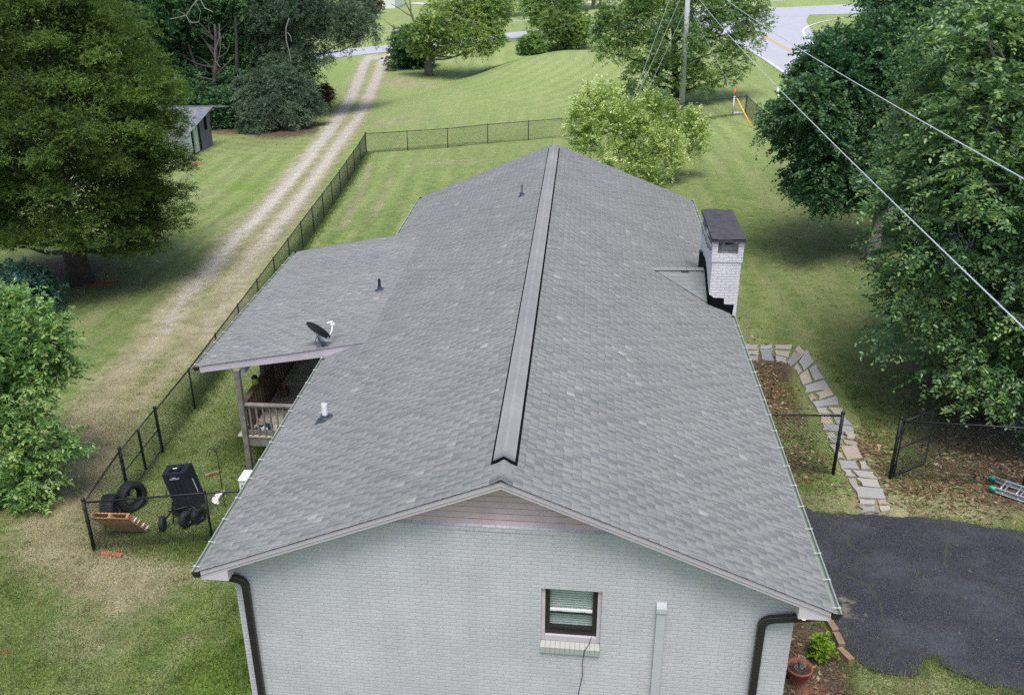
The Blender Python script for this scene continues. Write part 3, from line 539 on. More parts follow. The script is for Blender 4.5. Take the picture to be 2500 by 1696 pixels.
# rake boards
def rake(nm, side, y, parent, boards):
    mb = MB()
    for top, bot, ya, yb in boards:
        P = [(0, ya, 1.8314-top), (side*4.5, ya, -top), (side*4.5, ya, -bot), (0, ya, 1.8314-bot)]; mb.prism(P, (0, yb-ya, 0))
    mb.build(nm, M['trim'], parent)
for s in (-1, 1):
    rake('rake_board', s, 0, H, [(.022, .092, .0, .03), (.092, .15, .014, .04)])
    rake('rake_board', s, 0, H, [(.022, .15, LEN-.03, LEN)])
    mb = MB(); mb.prism([(0, .04, 1.8314-.135), (s*4.5, .04, -.135), (s*4.5, .04, -.15), (0, .04, 1.8314-.15)], (0, .36, 0)); mb.build('rake_soffit', M['trim'], H)
    mb = MB(); mb.add([(s*4.5, .012, -.15), (s*4.5, .012, -.175), (s*4.08, .012, -.175), (s*4.08, .012, .02), (s*4.5, .3, -.15), (s*4.5, .3, -.175), (s*4.08, .3, -.175), (s*4.08, .3, .02)], [(0, 1, 2, 3), (7, 6, 5, 4), (0, 4, 5, 1), (1, 5, 6, 2), (2, 6, 7, 3)])
    mb.build('eave_return', M['trim2'], H)
    mb = MB(); mb.box((min(s*4.12, s*4.5), .3, -.175), (max(s*4.12, s*4.5), LEN, -.155)); mb.box((min(s*4.485, s*4.5), .012, -.15), (max(s*4.485, s*4.5), LEN, -.02)); mb.build('eave_soffit', M['trim'], H)
mb = MB(); mb.prism([(PX0, PY0-.0, PZ0-.02), (-3.62, PY0, .353), (-4.35, PY0, .04), (-4.55, PY0, -.05+.02), (PX0+.02, PY0, PZ0-.17)], (0, .03, 0)); mb.build('porch_rake_board', M['trim'], H); mb = MB(); mb.prism([(PX0, PY1-.03, PZ0-.02), (-4.4, PY1-.03, .2), (-4.5, PY1-.03, .02), (PX0+.02, PY1-.03, PZ0-.17)], (0, .03, 0)); mb.build('porch_rake_board', M['trim'], H)
mb = MB(); mb.box((PX0+.02, PY0+.03, PZ0-.2), (PX0+.1, PY1-.03, PZ0-.06)); mb.box((-6.62, PY0+.1, PZ0-.2), (-6.5, PY1-.1, PZ0+.0)); mb.build('porch_beam', M['trim'], H)

# gutters: dark trough, pale inside, small white hangers
hang = MB(); hang.box((-.055, -.006, -.004), (.055, .006, .003)); hang.box((.035, -.011, -.01), (.062, .011, .008))
hproto = None
def gutter(side, xe, ze, ya, yb, gap=.61, cap=True):
    global hproto
    o = side; x1 = xe+o*.005; x2 = xe+o*.128; mb = MB(); prof = [(x1, ze-.02), (x1, ze-.13), (x2-o*.03, ze-.135), (x2-o*.004, ze-.06), (x2, ze-.035)]
    V = [(px_, y, pz) for y in (ya, yb) for px_, pz in prof]; n_ = len(prof); mb.add(V, [(i, i+1, i+1+n_, i+n_) for i in range(n_-1)]); mb.add([(px_, ya-.002, pz) for px_, pz in prof], [tuple(range(n_))]); mb.add([(px_, yb+.002, pz) for px_, pz in prof], [tuple(range(n_))])
    g = mb.build('gutter', M['bronze'], H)
    mb = MB(); prof = [(x1+o*.006, ze-.022), (x1+o*.008, ze-.075), (x2-o*.03, ze-.08), (x2-o*.012, ze-.05), (x2-o*.008, ze-.033), (x2+o*.002, ze-.033)]; V = [(px_, y, pz) for y in (ya+.004, yb-.004) for px_, pz in prof]; n_ = len(prof)
    mb.add(V, [(i, i+1, i+1+n_, i+n_) for i in range(n_-1)]); mb.box((min(x2-o*.018, x2+o*.004), ya, ze-.034), (max(x2-o*.018, x2+o*.004), yb, ze-.026)); mb.build('gutter_liner', M['gutter_in'], g)
    y = ya+.12
    while y < yb:
        if hproto is None: ho = hproto = obj('gutter_hanger', hang.V, hang.F, M['hanger'])
        else: ho = hproto.copy(); C.objects.link(ho)
        ho.parent = g; ho.location = (xe+o*.075-house.location[0], y-house.location[1], ze-.022-house.location[2]); ho.rotation_euler = (0, 0, math.pi if o < 0 else 0)
        if g.parent: ho.location = (xe+o*.075, y, ze-.022)
        y += gap
    return g
# hangers are placed relative to their gutter, whose origin sits on the house origin
for args in ((-1, -4.51, .0, -.01, 7.46), (-1, -4.51, .0, 15.55, LEN), (-1, PX0-.02, PZ0, PY0-.01, PY1+.01), (1, 4.51, .0, -.01, 10.5), (1, 4.51, .0, 12.95, LEN)): gutter(*args)
for o in [q for q in bpy.data.objects if q.name.startswith('gutter_hanger')]: o.location = Vector(o.location)-Vector(house.location)

# ridge vent and ridge caps
def ridge(name, ya, yb, half, rise, m, parent, seed, step=.143):
    r = np.random.default_rng(seed); Vs = []; Fs = []; Ts = []; c_ = 0; y = yb; kk = 0
    prof = [(-half, 0), (-half*.55, .35), (-half*.22, .8), (0, 1.0), (half*.22, .8), (half*.55, .35), (half, 0)]; last = .4
    while y > ya:
        y1 = max(y-step*(1.15 if y < ya+.3 else 1.), ya); kk += 1; near = y < ya+.3; last = float(np.clip(.9*last+.1*r.normal(.5, .6), 0, 1)) if (kk % 3 == 0 or near) else last
        for yy, h_ in ((y, .0), (y1, .006 if near else .0)):
            for px_, t in prof: zz = 1.8314-K_*half+rise-.035+t*(K_*half*.93+.03)+h_; Vs.append((px_, yy, zz))
        for px_, t in prof: zz = 1.8314-K_*half+rise-.035+t*(K_*half*.93+.03)-.003; Vs.append((px_, y1, zz))
        for i in range(6):
            Fs.append((c_+i+1, c_+i, c_+7+i, c_+8+i)); Ts.append(last)
            if near: Fs.append((c_+7+i, c_+8+i, c_+15+i, c_+14+i)); Ts.append(last*.6)
        c_ += 21; y -= step
    return obj(name, np.array(Vs), np.array(Fs), m, parent, False, Ts)
cap_m = shingle_mat('ridge_cap_shingle', [(.16, .165, .17), (.21, .213, .215), (.25, .248, .245), (.27, .262, .25), (.33, .32, .3)])
mb = MB()
for s in (-1, 1):
    mb.prism([(s*.14, .5, rz_(.14)+.0), (s*.188, .5, rz_(.188)-.0), (s*.184, .5, rz_(.184)+.022), (s*.165, .5, rz_(.165)+.045), (s*.14, .5, rz_(.14)+.05)], (0, 19.45, 0))
for yy in (.49, 19.95): mb.prism([(-.18, yy, rz_(.165)+.005), (0, yy, 1.835), (.165, yy, rz_(.165)+.005), (.16, yy, rz_(.16)+.05), (0, yy, 1.8314+.075), (-.16, yy, rz_(.16)+.05)], (0, .012, 0))
rv = mb.build('ridge_vent', M['tar'], H)
ridge('ridge_vent_caps', .5, 19.97, .155, .085, cap_m, rv, 4)
ridge('ridge_caps', -.03, .62, .16, .04, M['shingle'], rv, 6); ridge('ridge_caps', 19.9, 20.48, .16, .04, M['shingle'], rv, 8)

# downspouts
def spout(pts, wd, parent=H):
    mb = MB(); pts = [np.array(p, float) for p in pts]; path = [pts[0]]
    for i in range(1, len(pts)-1):
        a, b_, c_ = pts[i-1], pts[i], pts[i+1]; r_ = .13; p0 = b_+unit(a-b_)*r_; p1 = b_+unit(c_-b_)*r_
        for t in np.linspace(0, 1, 15): path.append((1-t)**2*p0+2*t*(1-t)*b_+t*t*p1)
    path.append(pts[-1]); rs = []
    for i in range(len(path)): el = 0 < (i % 1000) < len(path)-1; rs.append(wd*(.54+(.05 if (i % 2 and el) else 0)))
    mb.tube(path, rs, 4, True, 1.); return mb
for pts in ([(-4.46, .16, -.2), (-3.93, .235, -.32), (-3.93, .235, -3.1)], [(4.48, .16, -.22), (3.67, .235, -.42), (3.67, .235, -3.05)]):
    m_ = MB(); P = [np.array(p) for p in pts]; path = [P[0]]; r_ = .14
    a, b_, c_ = P; p0 = b_+unit(a-b_)*r_; p1 = b_+unit(c_-b_)*r_; ring = []
    for t in np.linspace(0, 1, 17): path.append((1-t)**2*p0+2*t*(1-t)*b_+t*t*p1)
    path.append(P[2]); V = []; F = []
    for i, p in enumerate(path):
        d = unit(path[min(i+1, len(path)-1)]-path[max(i-1, 0)]); yv = np.array([0, 1., 0]); xv = unit(np.cross(yv, d)); f_ = 1.07 if (i % 2 and 1 < i < len(path)-2) else 1.
        for sx_, sy_ in ((-1, -.8), (-.8, -1), (.8, -1), (1, -.8), (1, .8), (.8, 1), (-.8, 1), (-1, .8)): V.append(p+xv*sx_*.053*f_+yv*sy_*.04*f_)
    for i in range(len(path)-1):
        for k in range(8): F.append((i*8+k, i*8+(k+1) % 8, (i+1)*8+(k+1) % 8, (i+1)*8+k))
    m_.add(V, F); m_.build('downspout', M['bronze'], H)

# window
mb = MB(); yv = .385
for x0, x1, z0, z1 in ((WX0, WX0+.06, WZ0+.02, WZ1), (WX1-.06, WX1, WZ0+.02, WZ1), (WX0+.06, WX1-.06, WZ0+.01, WZ0+.1)): mb.box((x0+.001, .345, z0), (x1-.001, .43, z1-.001))
win = mb.build('window', M['trim'], H)
fx0, fx1, fz0, fz1 = WX0+.06, WX1-.06, WZ0+.1, WZ1
mb = MB()
for x0, x1, z0, z1 in ((fx0, fx0+.068, fz0, fz1), (fx1-.068, fx1, fz0, fz1), (fx0+.068, fx1-.068, fz1-.05, fz1), (fx0+.068, fx1-.068, fz0, fz0+.08), (fx0+.068, fx1-.068, fz0+.095, fz0+.145), (fx0+.068, fx1-.068, fz0+.385, fz0+.42)): mb.box((x0+.001, .39, z0+.001), (x1-.001, .44, z1-.001))
mb.build('window_frame', M['bronze'], win)
mb = MB(); mb.box((fx0+.07, .402, fz0+.42), (fx1-.07, .438, fz0+.455)); mb.build('sash_rail', M['white'], win); mb = MB(); mb.box((fx0+.07, .412, fz0+.08), (fx1-.07, .438, fz0+.094))
mb.build('sash_rail', M['white'], win)
for xx in (fx0+.2, fx1-.2): mb = MB(); mb.box((xx-.035, .39, fz0+.44), (xx+.035, .3995, fz0+.47)); mb.build('sash_lock', M['white'], win)
mb = MB(); z = fz0+.13
while z < fz1-.03:
    mb.add([(fx0+.06, .465, z), (fx1-.06, .465, z), (fx1-.06, .472, z+.027), (fx0+.06, .472, z+.027)], [(0, 1, 2, 3)]); z += .042
mb.build('blind', M['blind'], win)
mb = MB(); mb.box((fx0, .5, fz0), (fx1, .505, fz1)); mb.build('room_backing', M['steel'], win)
gm = bpy.data.materials.new('pane_glass'); gm.use_nodes = True; n = gm.node_tree.nodes; l = gm.node_tree.links; gl_ = n.new('ShaderNodeBsdfGlossy'); gl_.inputs[1].default_value = .03; tr_ = n.new('ShaderNodeBsdfTransparent'); tr_.inputs[0].default_value = (.85, .89, .87, 1); mx = n.new('ShaderNodeMixShader'); mx.inputs[0].default_value = .07
l.new(tr_.outputs[0], mx.inputs[1]); l.new(gl_.outputs[0], mx.inputs[2]); l.new(mx.outputs[0], n['Material Output'].inputs[0])
mb = MB(); mb.add([(fx0+.06, .445, fz0+.12), (fx1-.06, .445, fz0+.12), (fx1-.06, .445, fz1-.03), (fx0+.06, .445, fz1-.03)], [(0, 1, 2, 3)]); mb.build('window_pane', gm, win)
sillm = mat('mossy_sill', (.35, .36, .35), .8, col2=(.38, .375, .31), vscale=11)
mb = MB(); nb = 12
for i in range(nb):
    xa = WX0+(WX1-WX0)*i/nb; xb = WX0+(WX1-WX0)*(i+1)/nb-.004; mb.add([(xa, .262, WZ0-.06), (xb, .262, WZ0-.06), (xb, .36, WZ0+.008), (xa, .36, WZ0+.008), (xa, .262, WZ0-.165), (xb, .262, WZ0-.165), (xb, .36, WZ0-.165), (xa, .36, WZ0-.165)], [(0, 1, 2, 3), (4, 5, 1, 0), (5, 6, 2, 1), (7, 4, 0, 3), (7, 6, 5, 4)])
mb.build('window_sill', sillm, win)
# painted cable duct and the loose cable
mb = MB(); mb.prism([(2.21, .298, -.4), (2.21, .23, -.4), (2.33, .23, -.4), (2.33, .298, -.4)], (.0, 0, -2.8)); mb.prism([(2.2, .3, -.28), (2.2, .24, -.3), (2.2, .215, -.34), (2.2, .215, -.42), (2.2, .3, -.42)], (.14, 0, 0)); mb.build('cable_duct', M['brick'] if False else mat('duct_paint', (.46, .465, .48), .55, var=.06, vscale=4), H)
mb = MB(); P = [(1.3, .33, -1.03), (1.27, .28, -1.12), (1.2, .25, -1.25), (1.18, .262, -1.5), (1.19, .28, -1.75), (1.14, .28, -2.1), (1.13, .282, -2.5), (1.1, .285, -2.9)]; mb.tube(P, .0055, 5); mb.build('cable', M['black'], H)
mb = MB(); mb.lathe((4.2, .12, -.19), (-.25, .5, -.9), [(.02, -.03), (.05, 0), (.055, .06), (.03, .085), (.001, .09)], 12); mb.build('flood_light', M['bulb'], H)

# vent pipes
def vent(x, y, r, h_, m, flare=True):
    z = rz_(x) if x > -4.5 and not (x < -3.6 and PY0 < y < PY1) else PZ1+ks*(x-PX1)
    slope = K_ if not (x < -3.6 and PY0 < y < PY1) else ks; sg = 1 if x < 0 else -1
    mb = MB(); mb.lathe((x, y, z-.05), (0, 0, 1), [(r, 0), (r, h_), (r*.8, h_+.001), (r*.8, h_-.1)], 14); o = mb.build('vent_pipe', m, H, False)
    mb = MB(); N = unit((-sg*slope, 0, 1)); mb.lathe((x, y, z), N, [(r*3.1, .004), (r*2.9, .014), (r*1.9, .03), (r*1.25, .085), (r*1.02, .1)], 16, True); mb.lathe((x, y, z+.06), (0, 0, 1), [(r*1.6, 0), (r*1.5, .03), (r*1.05, .035)], 16)
    mb.obox((x-sg*r*.9, y, z-sg*slope*sg*r*.9+.003), np.array((1, 0, sg*slope))*r*2.6, (0, r*2.5, 0), (0, 0, .003)); mb.build('vent_boot', M['boot'], o)
vent(-.73, 15.15, .032, .36, M['steel']); vent(-4.0, 10.8, .035, .33, M['black']); vent(-3.62, 4.06, .052, .36, M['white'])

# chimney
mb = MB(); CX0, CX1, CY0, CY1 = 3.99, 4.69, 10.55, 12.88
mb.box((CX0+.02, CY0+.02, -3.4), (CX1-.02, CY1-.02, 1.28)); mb.box((CX0, CY0, 1.28), (CX1, CY1, 1.46))
def pier(x0, x1, y0_, y1_): mb.box((x0, y0_, 1.46), (x1, y1_, 1.77))
for x0 in (CX0, CX1-.12): pier(x0+.0, x0+.12, CY0, CY0+.22); pier(x0, x0+.12, CY1-.22, CY1); pier(x0, x0+.12, (CY0+CY1)/2-.16, (CY0+CY1)/2+.16)
chim = mb.build('chimney', M['brick_chim'], H)
mb = MB(); mb.box((CX0+.12, CY0+.1, 1.46), (CX1-.12, CY1-.1, 1.5)); mb.box((CX0+.25, CY0+.2, 1.5), (CX0+.3, CY1-.2, 1.68)); mb.prism([(CX0+.12, CY0+.14, 1.5), (CX1-.12, CY0+.14, 1.5), (CX1-.12, CY0+.2, 1.66), (CX0+.12, CY0+.2, 1.6)], (0, .03, 0)); mb.build('flue', M['mortar'], chim)
slab = MB(); xs_ = np.linspace(CX0-.03, CX1+.03, 5); ys_ = np.linspace(CY0-.06, CY1+.05, 12)
Vv = [(x, y+ (random.uniform(-.015, .015)), 1.845+.012*math.sin(x*9+y*4)) for y in ys_ for x in xs_]; slab.add(Vv, [(j*5+i, j*5+i+1, j*5+i+6, j*5+i+5) for j in range(11) for i in range(4)]); slab.box((CX0-.028, CY0-.058, 1.77), (CX1+.028, CY1+.048, 1.825))
slab.build('chimney_cap', M['soot'], chim)
mb = MB()   # broken mortar bits along the left openings
for i in range(9):
    y = CY0+.25+i*.22; mb.obox((CX0-.01, y, 1.5+random.uniform(0, .08)), (.03, .01, 0), (0, random.uniform(.04, .09), .03), (0, -.02, random.uniform(.03, .1)))
mb.build('loose_mortar', M['mortar'], chim)
# tar flashing: stepped on the near face, ragged on the left face
mb = MB(); rr = lambda x: rz_(x)-.04; ytar = CY0+.008
P = [(3.985, rr(3.985)), (4.58, rr(4.58)), (4.6, .215), (4.37, .22), (4.35, .375), (4.12, .38), (4.06, .43), (3.985, .46)]; mb.prism([(x, ytar, z) for x, z in P], (0, .02, 0))
P = [(CY0+.008, .1), (CY1, .1), (CY1, .78), (12.75, .62), (12.68, .86), (12.58, .66), (12.5, .9), (12.4, .7), (12.3, .95), (12.15, .86), (12.0, .93), (11.6, .9), (11.2, .72), (10.9, .55), (10.7, .48), (CY0+.008, .46)]
mb.prism([(CX0+.004, y, z) for y, z in P], (.02, 0, 0)); mb.build('tar_flashing', M['tar'], chim)
# shingled cricket behind the chimney
RY = 11.62; mb = MB(); A = np.array((2.72, RY-.1, rz_(2.72)+.01)); B = np.array((3.985, RY, .715)); Lo = np.array((3.985, CY0+.06, rz_(3.985)+.02)); Hi = np.array((3.985, CY1-.05, rz_(3.985)+.02)); cr = np.random.default_rng(2)
for T_, sgn in ((Lo, 1), (Hi, -1)):
    n_ = 8
    for i in range(n_):
        f0, f1 = i/n_, (i+1)/n_; a0 = A*(1-f0)+T_*f0; b0 = B*(1-f0)+T_*f0; a1 = A*(1-f1)+T_*f1; b1 = B*(1-f1)+T_*f1; up = np.array((0, 0, .008)); k = max(1, int((b1[0]-a1[0])/.22)+1)
        for j in range(k):
            g0, g1 = j/k, (j+1)/k; mb.t = float(np.clip(cr.normal(.3, .12), 0, 1)); p = [a0*(1-g0)+b0*g0, a0*(1-g1)+b0*g1, a1*(1-g1)+b1*g1+up, a1*(1-g0)+b1*g0+up, a1*(1-g1)+b1*g1-up*.3, a1*(1-g0)+b1*g0-up*.3]
            mb.add(p, [(0, 1, 2, 3), (3, 2, 4, 5)])
mb.build('chimney_cricket', M['shingle'], H)
mb = MB(); 
for i in range(6): mb.t = float(cr.uniform(.3, .65)); mb.obox((2.82+i*.21, RY-.09+i*.015, .726-.002*i), (.1, .005, 0), (0, .1, 0), (0, 0, .008))
mb.build('cricket_ridge', M['shingle'], H)

# porch posts, deck and railing
DX0, DX1, DY0, DY1, DZ = -6.55, -4.12, 7.3, 15.35, -2.0
for y in (7.25, 8.82, 12.1, 15.3):
    mb = MB(); mb.box((DX0-.06, y-.06, gh(DX0, y)-.3), (DX0+.06, y+.06, -.3)); mb.build('porch_post', M['wood'] if y < 8 else M['darkwood'], H)
mb = MB(); y = DY0-.04
while y < DY1: mb.t = random.random(); mb.box((DX0-.2, y, DZ-.035), (DX1, y+.138, DZ)); y += .145
mb.build('deck_floor', M['deck'], H)
mb = MB(); mb.box((DX0-.02, DY0-.02, DZ-.27), (DX1, DY0+.03, DZ-.037)); mb.box((DX0-.03, DY0+.04, DZ-.26), (DX0+.02, DY1, DZ-.037)); mb.box((DX0+.02, DY1-.04, DZ-.26), (DX1, DY1, DZ-.037)); mb.build('deck_beam', M['wood'], H)
RT = DZ+.82
mb = MB(); mb.box((DX0-.04, DY0-.06, RT-.035), (DX1, DY0+.07, RT)); mb.box((DX0+.05, DY0-.0, RT-.12), (DX1, DY0+.035, RT-.035)); mb.box((DX0+.05, DY0, DZ+.06), (DX1, DY0+.035, DZ+.13)); rl = mb.build('deck_railing', M['wood'], H)
x = DX0+.14
while x < DX1-.05: b_ = MB(); b_.box((x, DY0-.035, DZ-.08), (x+.038, DY0-.001, RT-.036)); b_.build('baluster', M['wood'], rl); x += .158
mb = MB(); mb.box((DX0-.075, DY0+.08, RT-.035), (DX0+.065, DY1, RT)); mb.box((DX0-.02, DY0+.08, RT-.12), (DX0+.015, DY1, RT-.036)); mb.box((DX0-.02, DY0+.08, DZ+.06), (DX0+.015, DY1, DZ+.13)); rl = mb.build('deck_railing', M['darkwood'], H)
y = DY0+.14; k = 0
while y < DY1-.1: b_ = MB(); wd = .14 if 6 < k < 12 else .085; b_.box((DX0+.016, y, DZ-.08), (DX0+.045, y+wd, RT-.036)); b_.build('baluster', M['darkwood'], rl); y += .165; k += 1
mb = MB(); mb.box((DX1-.7, 9.1, DZ+.003), (DX1-.05, 10.6, DZ+.02)); mb.build('deck_patch', M['deck'], H)

# satellite dish, standing on the porch roof edge
dz_ = thing('satellite_dish', 'dark oval satellite dish with pale feed arm on the porch roof edge', 'satellite dish', (-4.62, 7.62, .15))
mb = MB(); mb.tube([(-4.56, 7.6, .13), (-4.58, 7.58, .22), (-4.69, 7.58, .33), (-4.73, 7.6, .48)], .024, 8); mb.obox((-4.56, 7.62, .17), (.09, 0, .03), (0, .05, 0), (0, 0, .006)); mb.tube([(-4.6, 7.54, .16), (-4.66, 7.55, .42)], .012, 6); mb.tube([(-4.5, 7.56, .2), (-4.68, 7.58, .44)], .01, 6); mb.build('mast', M['boot'], dz_, True)
ax = unit((.39, .73, .56)); ce = np.array((-4.74, 7.66, .5)); mb = MB(); R_, D_ = .285, .05; e1 = unit(np.cross(ax, (0, 1, 0))); e2 = np.cross(ax, e1); V = []; F = []; n_ = 32; rr_ = np.linspace(0.02, 1, 8)
for q, off in ((0, 0), (1, .012)):
    for r_ in rr_:
        for k in range(n_): a = 2*math.pi*k/n_; V.append(ce+ax*(D_*r_*r_-off)+R_*r_*(e1*math.cos(a)*1.08+e2*math.sin(a)*.96))
for q in (0, 1):
    for i in range(7):
        for k in range(n_): F.append(tuple(q*8*n_+j for j in (i*n_+k, i*n_+(k+1) % n_, (i+1)*n_+(k+1) % n_, (i+1)*n_+k)))
for k in range(n_): F.append((7*n_+k, 7*n_+(k+1) % n_, 15*n_+(k+1) % n_, 15*n_+k))
mb.add(V, F); mb.build('reflector', mat('dish_grey', (.03, .033, .038), .5, var=.15), dz_, True)
lowp = ce+unit(AR*.75-AU*.65-ax*(ax@(AR*.75-AU*.65)))*R_*.95; tip = AY(812, 792, 7.85)
mb = MB(); mb.tube([lowp, lowp*.5+tip*.5+AR*.03, tip], .016, 8); mb.build('feed_arm', M['white'], dz_, True)
mb = MB(); mb.lathe(tip, ce-tip, [(.001, -.05), (.035, -.045), (.04, .02), (.03, .05), (.001, .055)], 12); mb.obox(tip-np.array((.05, 0, -.05)), (.055, 0, .012), (0, .03, 0), (0, 0, .02)); mb.lathe(tip+np.array((-.09, 0, .03)), ce-tip, [(.001, -.03), (.028, -.02), (.028, .03), (.001, .035)], 10); mb.build('feed_horn', M['white'], dz_, True)
mb = MB()
for d in (-.02, .03): mb.tube([(-4.72, 7.58+d, .46), (-4.78, 7.53+d, .3), (-4.66+d, 7.5, .12), (-4.56, 7.56, .17)], .005, 5)
mb.build('dish_cable', M['black'], dz_)
# ---------------------------------------------------------------- things in the yard
def gp(x, y, dz=0): return np.array((x, y, gh(x, y)+dz))
# two tyres
def tyre(name, lab, c_, ax, R_=.33, W_=.24, h_=None):
    t = thing(name, lab, 'tyre', (c_[0], c_[1], gh(c_[0], c_[1])), 'old tyres in the fence corner'); ax = unit(ax)
    prof = [(R_*.6, -W_*.4), (R_*.72, -W_*.5), (R_*.9, -W_*.5), (R_*.985, -W_*.38), (R_, -W_*.15), (R_, W_*.15), (R_*.985, W_*.38), (R_*.9, W_*.5), (R_*.72, W_*.5), (R_*.6, W_*.4), (R_*.66, W_*.3), (R_*.9, W_*.3), (R_*.9, -W_*.3), (R_*.66, -W_*.3), (R_*.6, -W_*.4)]
    mb = MB(); mb.lathe(c_, ax, prof, 40); mb.build('casing', M['rubber'], t, True)
    mb = MB(); x = unit(np.cross(ax, (0, 0, 1))); y = np.cross(ax, x); n_ = 34
    for k in range(n_):
        a = 2*math.pi*k/n_; rad = x*math.cos(a)+y*math.sin(a); tan = -x*math.sin(a)+y*math.cos(a)
        for q in (-.32, -.1, .12, .33): mb.obox(np.asarray(c_)+rad*(R_+.004)+ax*W_*q, rad*.009, unit(tan+ax*(.5 if q > 0 else -.5))*.021, ax*W_*.085)
    mb.build('tread', M['rubber'], t); return t
tyre('tyre', 'upright black tyre leaning on the fence behind the other tyre', gp(-8.78, 5.75, .32), (.86, -.42, .12), .335, .24)
tyre('tyre', 'black tyre with chunky tread facing out beside the upturned pallet', gp(-9.0, 5.2, .32), (.95, .2, .05), .33, .28)
# pallet leaning on the near fence
pt = thing('wooden_pallet', 'orange brown wooden pallet leaning inside the near fence corner', 'pallet', gp(-8.45, 4.6)); p0 = np.array((-9.02, 4.42, gh(-8.7, 4.6)+.62)); p1 = np.array((-8.2, 4.47, gh(-8.2, 4.6)+.6)); q0 = gp(-8.72, 4.78, .05); q1 = gp(-8.02, 4.82, .03)
nrm = unit(np.cross(p1-p0, q0-p0)); nrm = nrm if nrm[1] > 0 else -nrm
def pp(s, t, d=0): return (p0*(1-s)+p1*s)*(1-t)+(q0*(1-s)+q1*s)*t+nrm*d
for d in (0, .11):
    for i in range(6):
        mb = MB(); mb.t = random.random(); t0 = i/6+.012; t1 = (i+1)/6-.012; mb.prism([pp(0, t0, d), pp(1, t0, d), pp(1, t1, d), pp(0, t1, d)], nrm*.018); mb.build('slat', M['pallet'], pt)
for s in (0, .46, .93): mb = MB(); mb.t = random.random(); mb.prism([pp(s, 0, .019), pp(s+.06, 0, .019), pp(s+.06, 1, .019), pp(s, 1, .019)], nrm*.09); mb.build('stringer', M['pallet'], pt)
mb = MB()
for t in (.3, .45, .7, .9): mb.obox(pp(1.01, t, .06), (.03, .01, .02), (0, .04, .01), (.01, 0, .025))
mb.build('torn_wrap', M['white'], pt)
# tipped dump cart
ct = thing('garden_dump_cart', 'black poly dump cart with its tub tipped up on end', 'dump cart', gp(-7.35, 5.5)); b0 = G(465, 1272)+np.array((0, 0, .36))
up = unit((-.3, .12, 1)); sdv = unit((1, -.05, .2)); dep = unit(np.cross(sdv, up)); dep = dep if dep[1] > 0 else -dep
def tub(s, t, d): k = 1-.12*(1-d); return b0+sdv*s*.3*k+up*(t*.9)+dep*(d*.36-.05)
mb = MB(); n0 = [tub(-1, .0, 0), tub(1, .0, 0), tub(1, .93, 0), tub(-1, .93, 0)]; n1 = [tub(-1, -.06, 1), tub(1, -.06, 1), tub(1, 1., 1), tub(-1, 1., 1)]; n2 = [tub(-.93, -.02, 1), tub(.93, -.02, 1), tub(.93, .96, 1), tub(-.93, .96, 1)]; n3 = [tub(-.9, .03, .05), tub(.9, .03, .05), tub(.9, .9, .05), tub(-.9, .9, .05)]
mb.add(n0+n1+n2+n3, [(0, 1, 2, 3)]+[(i, (i+1) % 4, (i+1) % 4+4, i+4) for i in range(4)]+[(i+4, (i+1) % 4+4, (i+1) % 4+8, i+8) for i in range(4)]+[(i+8, (i+1) % 4+8, (i+1) % 4+12, i+12) for i in range(4)]+[(12, 13, 14, 15)])
for s in (-.36, .36): mb.obox(tub(s, .985, .55), sdv*.03, up*.02, dep*.13)
mb.obox(tub(0, .97, .75), sdv*.28, up*.01, dep*.02)
for s in (-.6, -.2, .2, .6): mb.obox(tub(s, .45, -.02), sdv*.02, up*.4, dep*.01)
tb = mb.build('tub', M['poly'], ct)
mb = MB(); mb.obox(tub(0, .985, .42), sdv*.075, up*.014, dep*.04); mb.build('label_plate', M['poly'], tb)
mb = MB()
for i, s in enumerate((-.13, -.045, .04, .125)): mb.obox(tub(s, 1.0, .42), sdv*.011, up*.002, dep*.022); mb.obox(tub(s+.028, 1.0, .42+(.03 if i % 2 else -.03)), sdv*.008, up*.002, dep*.006)
mb.build('label_marks', M['white'], tb)
mb = MB(); mb.obox(tub(0, .8, -.03), sdv*.11, up*.01, dep*.012); mb.obox(tub(0, .83, -.03), sdv*.06, up*.007, dep*.012); mb.build('tub_latch', M['galv'], tb)
mb = MB(); mb.tube([tub(1.03, .68, .5), tub(1.05, .32, .5)], .012, 6); mb.build('release_bar', M['galv'], tb)
def wheel(c_, ax, R_, W_):
    mb = MB(); mb.lathe(c_, ax, [(R_*.55, -W_/2), (R_*.9, -W_/2), (R_, -W_*.25), (R_, W_*.25), (R_*.9, W_/2), (R_*.55, W_/2)], 24); o = mb.build('wheel', M['rubber'], ct, True)
    mb = MB(); mb.lathe(c_, ax, [(R_*.56, -W_*.46), (R_*.5, -W_*.2), (R_*.15, -W_*.15), (R_*.12, W_*.3), (.001, W_*.3)], 18); mb.lathe(c_, ax, [(R_*.56, W_*.46), (R_*.5, W_*.25), (R_*.15, W_*.2), (.001, W_*.28)], 18); mb.build('rim', M['black'], o, True)
wheel(gp(-7.72, 4.95, .17), (.97, .2, 0), .17, .1); wheel(gp(-7.25, 5.12, .19), (.9, -.4, 0), .19, .13); wheel(gp(-7.62, 5.55, .19), (.9, -.4, 0), .17, .12); wheel(gp(-7.05, 5.3, .19), (.9, -.4, 0), .19, .13)
mb = MB(); g0 = gp(-7.5, 5.2, .24)
